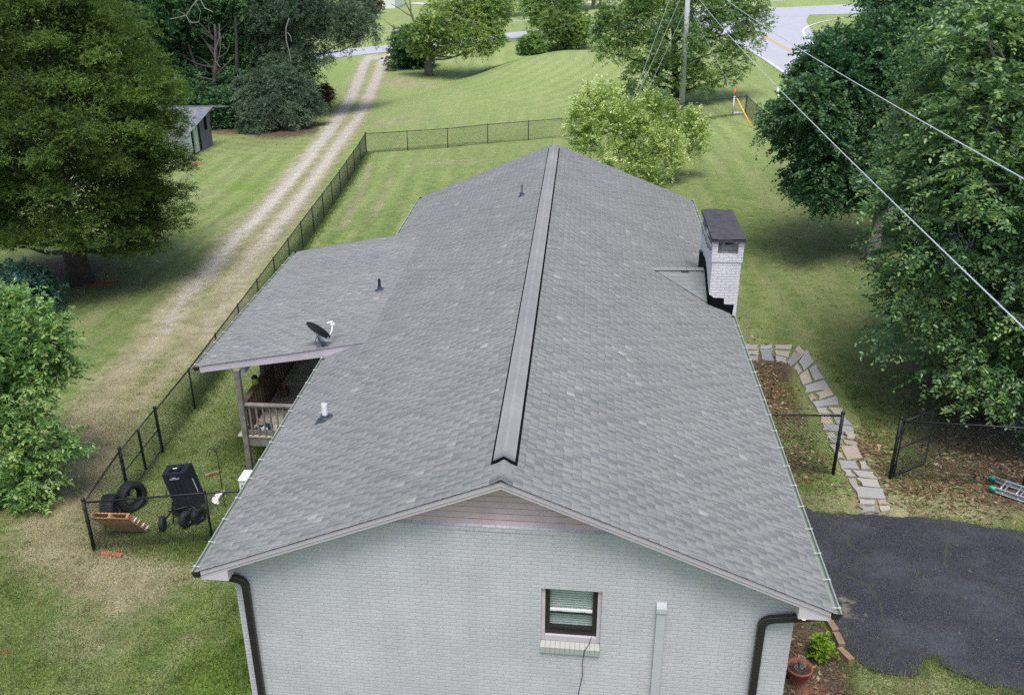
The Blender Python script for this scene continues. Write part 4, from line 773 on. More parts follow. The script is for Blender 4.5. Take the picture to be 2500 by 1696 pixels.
for P in ([gp(-7.72, 4.97, .18), gp(-7.55, 5.12, .4), gp(-7.2, 5.3, .42), gp(-7.0, 5.5, .45)], [gp(-7.62, 5.6, .2), gp(-7.45, 5.45, .42), gp(-7.05, 5.2, .42), gp(-7.05, 5.15, .2)], [gp(-7.5, 5.2, .4), gp(-7.5, 5.12, .62), gp(-7.52, 5.05, .12)], [gp(-7.7, 5.25, .3), gp(-7.3, 5.1, .28), gp(-7.0, 5.4, .5)], [gp(-7.45, 5.55, .5), gp(-6.95, 5.6, .5)], [gp(-7.6, 5.4, .25), gp(-7.1, 5.35, .25)]): mb.tube(P, .016, 6)
mb.build('frame', M['black'], ct, True)
mb = MB(); hc = gp(-7.66, 5.5, .62); mb.tube([hc+np.array((.15*math.cos(a), .05*math.sin(a), .07*math.sin(a))) for a in np.linspace(0, 2*math.pi, 16)]+[hc+np.array((.15, 0, 0)), gp(-7.4, 5.3, .42)], .013, 6); mb.build('handle', M['black'], ct, True)
# shepherd's hook
hk = gp(-6.72, 5.95); mb = MB(); mb.tube([hk-(0, 0, .2), hk+(0, 0, 1.35)]+[hk+np.array((-.11+.11*math.cos(a), 0, 1.35+.13*math.sin(a))) for a in np.linspace(.3, 3.3, 9)]+[hk+np.array((-.27, 0, 1.25))], .008, 6)
tag(mb.build('shepherd_hook', M['black'], None, True), 'thin black shepherd hook standing in the grass by the eave', 'garden hook')
mb = MB()
for k in range(7):
    c_ = gp(-7.0+random.uniform(-.07, .07), 6.05+k*.07, .03); mb.lathe(c_, (random.uniform(-.4, .4), random.uniform(-.4, .4), 1), [(.001, -.03), (random.uniform(.05, .09), -.01), (random.uniform(.04, .08), .03), (.001, .05)], 7)
tag(mb.build('rag', M['white']), 'crumpled white rag lying on the grass by the hook', 'rag')
mb = MB(); a = gp(-7.68, 7.2, .03); b_ = gp(-7.38, 7.38, .04); mb.bar(a, b_, .1, .03); mb.bar(a+(.1, .02, .03), b_+(.02, .03, .02), .05, .03); tag(mb.build('wood_scrap', M['timber']), 'short broken plank lying on the grass behind the cart', 'plank')
for (x, y, rz), lab in (((-8.55, 4.02, .1), 'orange red brick half sunk in the grass, nearer the corner post'), ((-8.3, 3.98, -.15), 'pale orange cored brick lying at the fence foot')):
    mb = MB(); X = np.array((math.cos(rz), math.sin(rz), 0)); Y = np.array((-math.sin(rz), math.cos(rz), 0)); g_ = gp(x, y, .02)
    for i in range(4): mb.obox(g_+X*(-.09+.06*i), X*.009, Y*.046, (0, 0, .028))
    for s in (-1, 0, 1): mb.obox(g_+Y*.04*s, X*.1, Y*.009, (0, 0, .027))
    mb.obox(g_-(0, 0, .02), X*.1, Y*.046, (0, 0, .006)); tag(mb.build('brick', M['redbrick']), lab, 'brick', 'bricks at the fence foot')
# white unit under the eave
ub = thing('utility_cabinet', 'white metal cabinet with dark grille standing under the left eave', 'cabinet', G(612, 1215)); mb = MB(); c_ = gp(*G(618, 1212)[:2], .27); mb.obox(c_, (.2, 0, 0), (0, .2, 0), (0, 0, .27)); mb.obox(c_+(0, 0, .285), (.215, 0, 0), (0, .215, 0), (0, 0, .012)); mb.build('casing', M['white'], ub)
mb = MB(); mb.obox(c_+(-.205, 0, .0), (.006, 0, 0), (0, .15, 0), (0, 0, .18)); mb.obox(c_+(-.03, -.205, .03), (.12, 0, 0), (0, .006, 0), (0, 0, .14)); mb.build('grille', M['steel'], ub)
# things on the deck
dk = DZ
t = thing('lantern', 'yellow green glass lantern with black lid on the deck rail', 'lantern', (-6.56, 8.25, RT)); mb = MB(); mb.lathe((-6.56, 8.25, RT), (0, 0, 1), [(.06, 0), (.08, .04), (.08, .15), (.05, .18)], 14, True); mb.build('glass', M['yellowgreen'], t, True); mb = MB(); mb.lathe((-6.56, 8.25, RT+.18), (0, 0, 1), [(.075, 0), (.075, .03), (.03, .07), (.001, .08)], 14); mb.build('lid', M['black'], t, True)
t = thing('rail_planter', 'small dark planter with a green sprig on the deck rail', 'planter', (-6.57, 9.0, RT)); mb = MB(); mb.lathe((-6.57, 9.0, RT), (0, 0, 1), [(.05, 0), (.08, .11), (.07, .11), (.045, .02), (.001, .02)], 12); mb.build('pot', M['steel'], t, True)
mb = MB(); [mb.tube([(-6.57, 9., RT+.06), (-6.57+random.uniform(-.1, .1), 9.+random.uniform(-.1, .1), RT+random.uniform(.14, .22))], [.012, .02], 4) for _ in range(9)]; mb.build('sprig', M['leaf_fresh'], t)
t = thing('folding_chair', 'dark blue fabric folding chair partly hidden by the left eave', 'chair', (-4.95, 8.0, dk)); mb = MB(); mb.obox((-4.95, 8.0, dk+.42), (.22, 0, 0), (0, .22, 0), (0, 0, .01)); mb.build('seat', M['blue'], t); mb = MB(); mb.obox((-4.95, 8.24, dk+.68), (.22, 0, 0), (0, .04, .2), (0, .012, 0)); mb.build('backrest', M['blue'], t)
for sx_ in (-1, 1):
    for sy_ in (-1, 1): mb = MB(); mb.tube([(-4.95+sx_*.22, 8.0+sy_*.22, dk), (-4.95+sx_*.22, 8.0-sy_*.2, dk+.44)], .012, 6); mb.build('leg', M['black'], t)
t = thing('potted_plant', 'dark red planter with a pale knob against the deck railing', 'planter', (-6.25, 9.3, dk)); mb = MB(); mb.lathe((-6.25, 9.3, dk), (0, 0, 1), [(.09, 0), (.14, .2), (.12, .2), (.1, .14), (.001, .14)], 14); mb.build('pot', M['darkwood'], t, True); mb = MB(); mb.lathe((-6.25, 9.3, dk+.14), (0, 0, 1), [(.04, 0), (.05, .12), (.06, .2), (.001, .24)], 10); mb.build('knob', M['terracotta'], t, True)
for (x, y, c_, m_, lab) in ((-6.25, 7.5, 0, 'white', 'white shoe on the deck behind the near railing'), (-6.38, 7.46, 1, 'black', 'black shoe beside the white shoe on the deck')):
    mb = MB(); mb.lathe((x-.13, y, dk+.045), (1, .1, 0), [(.001, 0), (.04, .02), (.045, .1), (.04, .2), (.045, .25), (.001, .28)], 10); mb.lathe((x+.06, y, dk+.07), (0, 0, 1), [(.045, 0), (.04, .05), (.03, .045), (.03, 0)], 10); tag(mb.build('shoe', M[m_], None, True), lab, 'shoe', 'shoes on the deck')
mb = MB(); mb.obox((-6.2, 7.62, dk+.03), (.16, .03, 0), (-.02, .1, 0), (0, 0, .03)); mb.obox((-6.15, 7.64, dk+.08), (.1, -.03, 0), (.02, .07, 0), (0, 0, .02)); tag(mb.build('folded_cloth', M['blue']), 'dark blue folded cloth behind the shoes on the deck', 'cloth')
# ladder lying at the right
ld = thing('aluminium_ladder', 'aluminium extension ladder with green feet lying on the leaf litter', 'ladder', gp(9.9, 7.2)); a0 = G(2418, 1178); a1 = G(2432, 1207); dr_ = unit(np.array((G(2500, 1203)-a0)[:2].tolist()+[0])); sd_ = np.array((-dr_[1], dr_[0], 0)); sd_ = sd_ if sd_[1] < 0 else -sd_
b0_ = a0+(0, 0, .12); gap = .42
for k, (off, nm) in enumerate(((0, 1), (gap, 2))):
    o_ = b0_+sd_*off+dr_*(.13*k); mb = MB(); o2 = o_+dr_*4.2; mb.obox((o_+o2)/2, dr_*2.1, sd_*.006, (0, 0, .05)); mb.obox((o_+o2)/2+(0, 0, .05), dr_*2.1, sd_*.028, (0, 0, .004)); mb.obox((o_+o2)/2-(0, 0, .05), dr_*2.1, sd_*.028, (0, 0, .004)); r_ = mb.build('side_rail', M['alu'], ld)
    mb = MB(); mb.lathe(o_-sd_*.02, sd_, [(.001, 0), (.06, .002), (.06, .05), (.001, .052)], 14); mb.obox(o_+dr_*.03, dr_*.05, sd_*.035, (0, 0, .05)); mb.build('end_cap', M['green_p'], r_, True)
for i in range(14):
    for zz, sh in ((.03, 0), (-.035, .06)): mb = MB(); p_ = b0_+dr_*(.28+i*.3+sh)+(0, 0, zz); mb.tube([p_, p_+sd_*(gap+.02)+dr_*.0], .019, 8); mb.build('rung', M['alu'], ld, True)
# pot, bright shrub and edging in the bed at the front corner
pc = G(1946, 1662)+np.array((0, 0, 0)); pc[2] = gh(pc[0], pc[1]); t = thing('terracotta_pot', 'round terracotta pot of dark soil with a dying plant by the house corner', 'plant pot', pc); mb = MB(); mb.lathe(pc, (0, 0, 1), [(.12, 0), (.18, .26), (.2, .26), (.205, .31), (.185, .31), (.17, .24), (.16, .22)], 28); mb.build('pot', M['terracotta'], t, True)
mb = MB(); mb.lathe(pc+(0, 0, .235), (0, 0, 1), [(.17, 0), (.1, .015), (.001, .02)], 20); mb.build('soil', mat('potting_soil', (.03, .022, .018), .95, col2=(.07, .055, .045), vscale=30, bump=.8), t)
mb = MB()
for i in range(14): a = random.uniform(0, 6.28); r_ = random.uniform(.05, .17); mb.tube([pc+(.03*math.cos(a), .03*math.sin(a), .24), pc+(r_*.7*math.cos(a), r_*.7*math.sin(a), .24+random.uniform(.05, .2)), pc+(r_*math.cos(a+.4), r_*math.sin(a+.4), .24+random.uniform(.02, .2))], [.006, .004, .003], 4)
mb.build('stems', M['deadwood'], t)
for i, (pa, pb) in enumerate((((2021, 1517), (2038, 1548)), ((2040, 1553), (2054, 1582)), ((2048, 1590), (2078, 1620)))):
    a = G(*pa); b_ = G(*pb); mb = MB(); mb.bar(a+(0, 0, .05), b_+(0, 0, .05), .11, .1)
    tag(mb.build('edging_timber', M['timber']), ('landscape timber nearest the house eave', 'middle landscape timber beside the bright green shrub', 'landscape timber nearest the grass, below the shrub')[i], 'timber edging', 'timbers edging the flower bed')
# shed
sh0 = G(449, 396); sh = thing('old_shed', 'small leaning shed with a corrugated tin lean-to roof and pale door', 'shed', sh0)
S = lambda u, v, y: AY(u, v, y)
XS = -24.45; YA, YB = 45.6, 51.0; z0s = gh(XS, YA); XL = -28.6
def hs(y): return 1.42+(y-YA)*(2.45-1.42)/(YB-YA)
def wallseg(nm, ya, yb, m, x=XS, hk=0., par=None, base=-.3):
    mb = MB(); q = lambda y: gh(XS, y); mb.prism([(x, ya, q(ya)+base), (x, yb, q(yb)+base), (x, yb, z0s+hs(yb)-.05-hk), (x, ya, z0s+hs(ya)-.05-hk)], (-.08, 0, 0)); return mb.build(nm, m, sh)
wallseg('wall', YA, 47.55, M['plaster']); wallseg('door_post', 47.55, 47.9, M['tar'], XS-.05); wallseg('door', 47.95, 48.62, M['doorgreen'], XS+.02, .12, base=.1); wallseg('door_recess', 47.9, 49.1, M['darkwood'], XS-.1)
mb = MB(); mb.box((XL, YA, z0s-.4), (XS-.08, YA+.1, z0s+hs(YA)-.06)); mb.box((XL, YB-.1, z0s-.6), (XS, YB, z0s+hs(YB)-.06)); mb.box((XL, YA+.1, z0s-.5), (XL+.1, YB-.1, z0s+hs(YA)-.1)); mb.build('back_wall', M['plaster'], sh)
mb = MB(); n_ = 26; V = []
for i in range(n_+1): y = 49.1+(YB-49.1)*i/n_; o = .035*(i % 2); V += [(XS+o, y, gh(XS, y)-.3), (XS+o, y, z0s+hs(y)-.05)]
mb.add(V, [(2*i, 2*i+2, 2*i+3, 2*i+1) for i in range(n_)]); mb.build('side_wall', M['tindark'], sh)
mb = MB(); mb.box((XS+.03, 49.85, z0s+1.15), (XS+.05, 50.3, z0s+2.0)); mb.build('window', M['tar'], sh)
mb = MB(); n_ = 48; V = []
for i in range(n_+1): x = XL-.2+(XS+.3-XL+.2)*i/n_; o = .04*(i % 2); V += [(x, YA-.35, z0s+hs(YA-.35)+o), (x, YB+.25, z0s+hs(YB+.25)+o)]
mb.add(V, [(2*i, 2*i+2, 2*i+3, 2*i+1) for i in range(n_)]); mb.bar((XL-.3, YB+.1, z0s+hs(YB+.1)+.06), (XS+1.4, YB+.15, z0s+hs(YB+.1)+.03), .1, .05); mb.build('roof', M['tin'], sh)
# utility pole, wires and markers
pb_ = gp(7.84, 59.2); tp = AY(1683, -62, 59.2); tp[1] += .15; pl = thing('utility_pole', 'tall weathered grey utility pole behind the yellow green shrub tree', 'utility pole', pb_); mb = MB(); ax_ = tp-pb_; mb.tube([pb_-ax_*.05, pb_+ax_*.5, tp+ax_*.02], [.21, .185, .16], 16); mb.build('shaft', M['pole'], pl, True)
mb = MB(); br0 = AY(1690, 32, 59.2); mb.lathe(pb_+ax_*.88, ax_, [(.19, 0), (.2, .03), (.2, .12), (.19, .15)], 14); mb.obox(br0+(.02, 0, 0), (.14, 0, 0), (0, .05, 0), (0, 0, .12)); mb.build('bracket', M['black'], pl)
fp = G(1462, 60); t = thing('far_utility_pole', 'dark thin utility pole beyond the side road', 'utility pole', fp); mb = MB(); mb.tube([fp-(0, 0, .3), fp+(.25, 0, 8.5)], [.17, .13], 10); mb.build('shaft', M['poledark'], t, True); mb = MB(); mb.obox(fp+(.05, -.16, 1.3), (.05, 0, 0), (0, .01, 0), (0, 0, .07)); mb.build('tag_plate', M['white'], t)
def wire(name, a, b_, r, sag, m, lab, grp=None, ext=0.):
    mb = MB(); ts = np.linspace(0, 1, 40); pt = [np.asarray(a)*(1-t)+np.asarray(b_)*t-np.array((0, 0, sag*4*t*(1-t))) for t in ts]
    if ext: pt.append(pt[-1]+unit(pt[-1]-pt[-2])*ext)
    mb.tube(pt, r, 5); tag(mb.build(name, m), lab, 'wire', grp)
PT = tp
wa = AY(2500, 760, -.5); wb = AY(2500, 405, 3.); P0 = AY(1683, -35, 59.2); P1 = AY(1690, -70, 59.2); da = wa-P0; db = wb-P1
wire('service_wire', P0, P0+da*1.12, .0095, .42, M['wire'], 'lower bright overhead wire crossing in front of the right trees', 'overhead service wires', 32)
wire('service_wire', P1, P1+db*1.12, .010, .42, M['wire'], 'upper bright overhead wire running out at the right edge', 'overhead service wires', 32)
for (u0, v0, u1, v1, y1, r, lab) in ((1650, -45, 1544, 245, 46, .016, 'leftmost of the three strands dropping from the pole'), (1668, -20, 1550, 247, 46, .016, 'middle of the three strands dropping from the pole'), (1671, 28, 1572, 240, 46, .014, 'rightmost of the three strands dropping from the pole')):
    wire('dropping_strand', AY(u0, v0, 59.1), AY(u1, v1, y1)+(AY(u1, v1, y1)-AY(u0, v0, 59.1))*.12, r, .05, M['thinwire'], lab, 'strands dropping behind the shrub tree')
an = G(1836, 312); gt = AY(1690, 32, 59.0); wire('guy_wire', gt, an, .012, .02, M['thinwire'], 'guy wire from the pole bracket down to the yellow guard')
fw0 = AY(1240, 51, 121); fw1 = AY(1832, 5, 121); fd = fw1-fw0; fm = AY(1463, 36, 121); wire('roadside_cable', fm-fd*1.3, fm+fd*1.5, .03, -.0, M['thinwire'], 'dark thin cable running along the side road')
gd = unit(gt-an); L0 = AY(1791, 224, 53.2); ln = 2.5; mb = MB(); mb.tube([an+gd*.05, an+gd*ln], .045, 10); gg = mb.build('guy_guard', M['yellow'], None, True); tag(gg, 'yellow plastic guard sleeve leaning over the guy wire', 'guy guard')
mk = gp(11.15, 57.0); mk = G(1789, 278); t = thing('marker_post', 'white utility marker post with a bright orange top', 'marker post', mk); mb = MB(); mb.tube([mk-(0, 0, .1), mk+(0, 0, 1.2)], .055, 10); mb.build('post', M['white'], t, True); mb = MB(); mb.tube([mk+(0, 0, 1.2), mk+(0, 0, 1.72)], [.062, .062], 10); mb.tube([mk+(0, 0, 1.72), mk+(0, 0, 1.76)], [.062, .03], 10); mb.build('post_cap', M['orange'], t, True)
wp = G(1903, 266); mb = MB(); mb.tube([wp-(0, 0, .2), wp+(-.28, .1, 1.55)], .055, 10); t = mb.build('white_stake', M['white'], None, True); tag(t, 'plain white stake leaning left beyond the fence corner', 'marker post')
cp = G(1801, 277); mb = MB(); mb.lathe(cp+(0, 0, -.02), (0, 0, 1), [(.4, 0), (.38, .06), (.001, .065)], 18); tag(mb.build('concrete_pad', M['concrete']), 'small round concrete pad beside the orange topped marker', 'concrete pad')
# white building at the top
wb0 = G(905, 22); t = thing('white_building', 'white outbuilding at the top edge beyond the side road', 'building', wb0); mb = MB(); X0 = AY(905, 10, wb0[1])[0]; X1 = AY(964, 10, wb0[1])[0]; y_ = wb0[1]; z_ = wb0[2]-.3
mb.box((X0, y_, z_), (X1, y_+9, z_+3.2)); mb.build('wall', M['white'], t)
mb = MB(); mb.prism([(X0-.4, y_-.4, z_+3.1), (X1+.4, y_-.4, z_+3.1), ((X0+X1)/2, y_-.4, z_+5)], (0, 10, 0)); mb.build('roof', M['tindark'], t)
mb = MB(); xm = X0+(X1-X0)*.3; mb.box((X0+.1, y_-.06, z_+.2), (xm, y_-.01, z_+2.6)); mb.build('doorway', M['tindark'], t); mb = MB(); mb.box((xm+.4, y_-.08, z_+.25), (xm+.75, y_-.005, z_+2.4)); mb.build('door', M['darkwood'], t)
# ---------------------------------------------------------------- chain link fences and gates
def fence_post(par, p, h_, r=.025, term=False):
    mb = MB(); mb.tube([p-(0, 0, .2), p+(0, 0, h_)], r, 8); mb.lathe(p+(0, 0, h_), (0, 0, 1), [(r*1.15, -.03), (r*1.15, .01), (r*.5, .035), (.001, .04)], 8); 
    if term:
        for zz in (.15, .45, .75, 1.05): mb.lathe(p+(0, 0, zz), (0, 0, 1), [(r*1.25, -.012), (r*1.25, .012)], 8)
    return mb.build('post', M['black'], par, True)
def mesh_wires(pts, h_, sp, r, par, top=None):
    """woven diagonals: zigzag wires in a run of straight panels"""
    P = np.array(pts, float); s = np.r_[0, np.cumsum(np.linalg.norm(np.diff(P[:, :2], axis=0), axis=1))]
    def at(t, z): return np.stack([np.interp(t, s, P[:, 0]), np.interp(t, s, P[:, 1]), np.interp(t, s, P[:, 2])+z], -1)
    Ls = s[-1]; Vs = []; Fs = []; a = np.arange(-h_*1.0, Ls, sp)
    for sgn in (1, -1):
        t0 = a if sgn > 0 else a+h_; t1 = t0+sgn*h_; z0 = np.zeros_like(a)+.03; z1 = z0+h_-.04
        for ta, tb in ((0, .5), (.5, 1.)):
            A0 = t0+(t1-t0)*ta; B0 = t0+(t1-t0)*tb; za = z0+(z1-z0)*ta; zb = z0+(z1-z0)*tb
            lo = np.minimum(A0, B0); hi = np.maximum(A0, B0); ok = (hi > 0) & (lo < Ls)
            A0, B0, za, zb = A0[ok], B0[ok], za[ok], zb[ok]; Ac, Bc = np.clip(A0, 0, Ls), np.clip(B0, 0, Ls); k = (zb-za)/(B0-A0); zA = za+k*(Ac-A0); zB = za+k*(Bc-A0)
            pa, pb = at(Ac, zA), at(Bc, zB); d = pb-pa; ln = np.linalg.norm(d, axis=1); g = ln > .01; pa, pb, d = pa[g], pb[g], d[g]/ln[g][:, None]
            nrm = np.cross(d, (0, 0, 1.)); nrm /= np.linalg.norm(nrm, axis=1)[:, None]+1e-9; u = np.cross(nrm, d); n0 = sum(len(v) for v in Vs); m_ = len(pa); off = nrm*(.003*sgn)
            ring = [(u*r), (-u*r*.5+nrm*r*.87), (-u*r*.5-nrm*r*.87)]; V = np.stack([pa+q+off for q in ring]+[pb+q+off for q in ring], 1).reshape(-1, 3); i = np.arange(m_)*6+n0
            Vs.append(V); Fs += [np.stack([i, i+1, i+4, i+3], 1), np.stack([i+1, i+2, i+5, i+4], 1), np.stack([i+2, i, i+3, i+5], 1)]
    return obj('wire_mesh', np.concatenate(Vs), np.concatenate(Fs), M['mesh_near'], par)
def fence(label, pts, h_=1.22, sp=.075, r=.003, term=(0, -1), posts=None, rail=.021):
    P = [gp(*p) for p in pts]; t = thing('chain_link_fence', label, 'fence', P[0]); mb = MB(); mb.tube([p+(0, 0, h_-.02) for p in P], rail, 6); mb.build('top_rail', M['black'], t, True)
    idx = range(len(P)) if posts is None else posts
    for i in idx: tr = i in term or i-len(P) in term; fence_post(t, P[i], h_+(.06 if tr else 0), .038 if tr else .026, tr)
    mesh_wires(P, h_, sp, r, t); return t
NLc = (-8.88, 4.12); GA = (-9.15, 6.26); GB = (-9.23, 8.3)
fence('near chain link fence running from the pallet corner to the house wall', [NLc, (-6.48, 4.6), (-4.15, 5.0)], term=(0,))
fence('short chain link panel behind the tyres, corner post to gate', [NLc, GA], term=(1,), posts=(1,))
n_ = 14; Lp = [(-9.37+(-12.43+9.37)*k/n_, 10.73+(45.87-10.73)*k/n_) for k in range(n_+1)]
fence('long black chain link fence along the gravel drive', [GB]+Lp, sp=.085, r=.0035, term=(0, -1))
fence('far black chain link fence across the lawn below the mound', [(-12.43, 45.87), (-9.84, 46.04), (-7.41, 46.56), (-5.02, 47.6), (-2.53, 48.44), (.11, 49.4), (2.9, 51.1), (5.71, 53.3), (8.63, 54.9), (11.87, 56.41)], sp=.11, r=.0048, term=(-1,), posts=range(1, 10))
fence('right hand chain link fence mostly hidden behind the dark trees', [(11.87, 56.41), (11.97, 52.68), (12.2, 48), (12.45, 43.23), (12.7, 38.4), (12.9, 33.6), (13.1, 28.8), (13.2, 24), (13.3, 19.2), (13.4, 14.4), (13.5, 9.6), (13.5, 7.4)], sp=.11, r=.0048, term=(), posts=range(1, 12))
R1 = tuple(G(2033.5, 1157.8)[:2]); R2_ = tuple(G(2172, 1168)[:2])
fence('taller chain link fence from the house to the path gate post', [(4.15, 7.98), R1], h_=1.5, sp=.075, r=.0031, term=(1,), posts=(1,))
fence('chain link fence running right from the open gate under the broad leaved tree', [R2_, (10.4, 7.55), (13.5, 7.4)], h_=1.46, sp=.075, r=.003, term=(0,), posts=(0, 1))
def gate(name, label, a, b_, h_, z0=.06, split=False):
    a = gp(*a); b_ = gp(*b_); t = thing(name, label, 'gate', a); b_ = np.array((b_[0], b_[1], a[2]*.4+b_[2]*.6)); 
    leaves = [(a, a*.5+b_*.5), (a*.5+b_*.5, b_)] if split else [(a, b_)]
    for p, q in leaves:
        d = unit(q-p); p = p+d*.03; q = q-d*.03; mb = MB(); mb.tube([p+(0, 0, z0), q+(0, 0, z0), q+(0, 0, h_), p+(0, 0, h_), p+(0, 0, z0)], .02, 6); mb.tube([p+(0, 0, z0+.5*(h_-z0)), q+(0, 0, z0+.5*(h_-z0))], .016, 6); lf = mb.build('gate_frame', M['black'], t, True)
        mesh_wires([p+(0, 0, z0), q+(0, 0, z0)], h_-z0, .075, .003, lf)
    mb = MB()
    for zz in (.3, h_-.25): mb.lathe(a+(0, 0, zz), (0, 0, 1), [(.045, -.03), (.045, .03)], 8)
    if not split: c_ = b_+(0, 0, h_*.72); mb.obox(c_, (.06, 0, 0), (0, .015, 0), (0, 0, .015))
    mb.build('hinge', M['black'], t); return t
gate('double_gate', 'closed double chain link gate beside the dirt track', GA, GB, 1.2, .08, True)
gate('garden_gate', 'open black chain link garden gate swung back over the grass', (R2_[0]+.06, R2_[1]+.02), tuple(G(2258, 1134)[:2]), 1.42, .06)
# ---------------------------------------------------------------- trees, shrubs, grass
def nrmz(a): return a/(np.linalg.norm(a, axis=-1, keepdims=True)+1e-9)
def sprays(blobs, n, L_, per, ll, lw, seed, up=.25, flat=.7, droop=.25, jit=.35, shell=(.5, 1.02), oval=True, zmin=-.75, lift=.6, sq=1.):
    r = np.random.default_rng(seed); B = np.array(blobs, float); c_ = B[:, :3]; R_ = B[:, 3]; i = r.choice(len(B), n, p=R_**2/(R_**2).sum())
    d = nrmz(r.standard_normal((n, 3))); d[:, 2] = np.where(d[:, 2] < zmin, -d[:, 2], d[:, 2]); rad = shell[0]+(shell[1]-shell[0])*r.random(n)**.6
    sc = np.ones(3); sc[2] = sq
    o = c_[i]+d*sc*R_[i][:, None]*rad[:, None]; o += .12*r.standard_normal((n, 3))*R_[i][:, None]
    dd = d+.55*r.standard_normal((n, 3)); dd[:, 2] = dd[:, 2]*flat+up; dd = nrmz(dd); nn = nrmz(np.stack([d[:, 0]*.5, d[:, 1]*.5, np.abs(d[:, 2])*.5+lift], 1)+.3*r.standard_normal((n, 3))); nn = nrmz(nn-dd*(nn*dd).sum(1, keepdims=True)); s = np.cross(nn, dd)
    Ls = L_*(.6+.8*r.random(n)); t = (np.arange(per)+.5)/per; T = t[None, :, None]; side = np.where(np.arange(per) % 2 == 0, 1., -1.)[None, :, None]
    p = o[:, None]+dd[:, None]*Ls[:, None, None]*T; p[..., 2] -= droop*Ls[:, None]*t[None]**2
    p = p.reshape(-1, 3); N = len(p); S = (s[:, None]*side).reshape(-1, 3); D = np.repeat(dd, per, 0); NN = np.repeat(nn, per, 0)
    a = D*.55+S*.85+jit*r.standard_normal((N, 3)); a[:, 2] -= .18; a = nrmz(a); ln = nrmz(NN+jit*r.standard_normal((N, 3))); wv = nrmz(np.cross(a, ln)); ln = np.cross(wv, a)
    l_ = (ll*(.65+.6*r.random(N)))[:, None]; w_ = (lw*(.7+.5*r.random(N)))[:, None]
    bt = r.normal(0, .13, len(B)); tin = np.clip(np.repeat(r.normal(.42, .14, n)+bt[i], per)+.16*np.tile(t, n)+r.normal(0, .12, N)+(r.random(N) > .975)*.3, 0, 1)
    if oval:
        V = np.stack([p, p+a*l_*.3+wv*w_*.5+ln*w_*.14, p+a*l_*.72+wv*w_*.4+ln*w_*.1, p+a*l_-ln*l_*.08, p+a*l_*.72-wv*w_*.4+ln*w_*.1, p+a*l_*.3-wv*w_*.5+ln*w_*.14], 1).reshape(-1, 3)
        k = np.arange(N)[:, None]*6; F = np.stack([k+[0, 1, 2, 3], k+[0, 3, 4, 5]], 1).reshape(-1, 4); tin = np.repeat(tin, 2)
    else:
        V = np.stack([p, p+a*l_*.5+wv*w_*.5, p+a*l_, p+a*l_*.5-wv*w_*.5], 1).reshape(-1, 3); k = np.arange(N)[:, None]*4; F = k+np.array([0, 1, 2, 3])
    return V, F, tin
def limb(mb, a, b_, r0, r1, bend=.12, n=7):
    a = np.asarray(a, float); b_ = np.asarray(b_, float); L_ = np.linalg.norm(b_-a); k = rng.standard_normal(3)*bend*L_; k2 = rng.standard_normal(3)*bend*.5*L_
    ts = np.linspace(0, 1, n); mb.tube([a+(b_-a)*t+k*np.sin(math.pi*t)*.6+k2*np.sin(2*math.pi*t)*.5+np.array((0, 0, -.1*L_*t*(1-t))) for t in ts], [r0+(r1-r0)*t for t in ts], 6, False)
def tree(name, label, cat, base, top, r0, blobs, leaf, bark, n, L_, per, ll, lw, seed, group=None, flare=1.5, lean=(0, 0), nl=None, extra=None, multi=None, **kw):
    base = np.asarray(base, float); t = thing(name, label, cat, base, group); mb = MB(); top = np.asarray(top, float)
    ts = np.linspace(0, 1, 9); tp_ = [base*(1-u)+top*u+np.array((.08*math.sin(u*5+seed), .08*math.cos(u*4+seed), 0))*u*2-(0, 0, .25 if u == 0 else 0) for u in ts]; mb.tube(tp_, [r0*(flare if u == 0 else 1.18 if u < .13 else 1-.72*u) for u in ts], 12)
    for q in (multi or []): limb(mb, base-(0, 0, .2), q, r0*.7, r0*.3, .05, 8)
    for k in range(5): a = k*1.26+seed; mb.tube([base+(math.cos(a)*r0*.6, math.sin(a)*r0*.6, .25), base+(math.cos(a)*r0*1.9, math.sin(a)*r0*1.9, -.06)], [r0*.3, r0*.12], 6)
    for b_ in (blobs if nl is None else blobs[:nl]):
        c_ = np.array(b_[:3]); h_ = min(.95, max(.12, .1+.75*(c_[2]-base[2]-b_[3]*.5)/max(.5, top[2]-base[2])-.1)); s_ = base*(1-h_)+top*h_; limb(mb, s_, c_, r0*.36*(1-.5*h_), .02)
        for _ in range(3): e = c_+rng.standard_normal(3)*b_[3]*.55; limb(mb, c_*.85+s_*.15, e, .022, .007, .15, 5)
    for q in (extra or []): limb(mb, *q)
    mb.build('trunk', M[bark], t, True); V, F, ti = sprays(blobs, n, L_, per, ll, lw, seed, **kw); obj('crown', V, F, M[leaf], t, False, ti); return t
def rb(c_, R_, n, r0, r1, seed, shell=.55, cond=None):
    """blobs scattered through an ellipsoid, denser towards its outside"""
    r = np.random.default_rng(seed); out = []
    while len(out) < n:
        d = r.standard_normal(3); d /= np.linalg.norm(d); k = shell+(1-shell)*r.random()**.5; p = np.array(c_)+d*np.array(R_)*k
        if cond is None or cond(p): out.append((*p, r.uniform(r0, r1)))
    return out
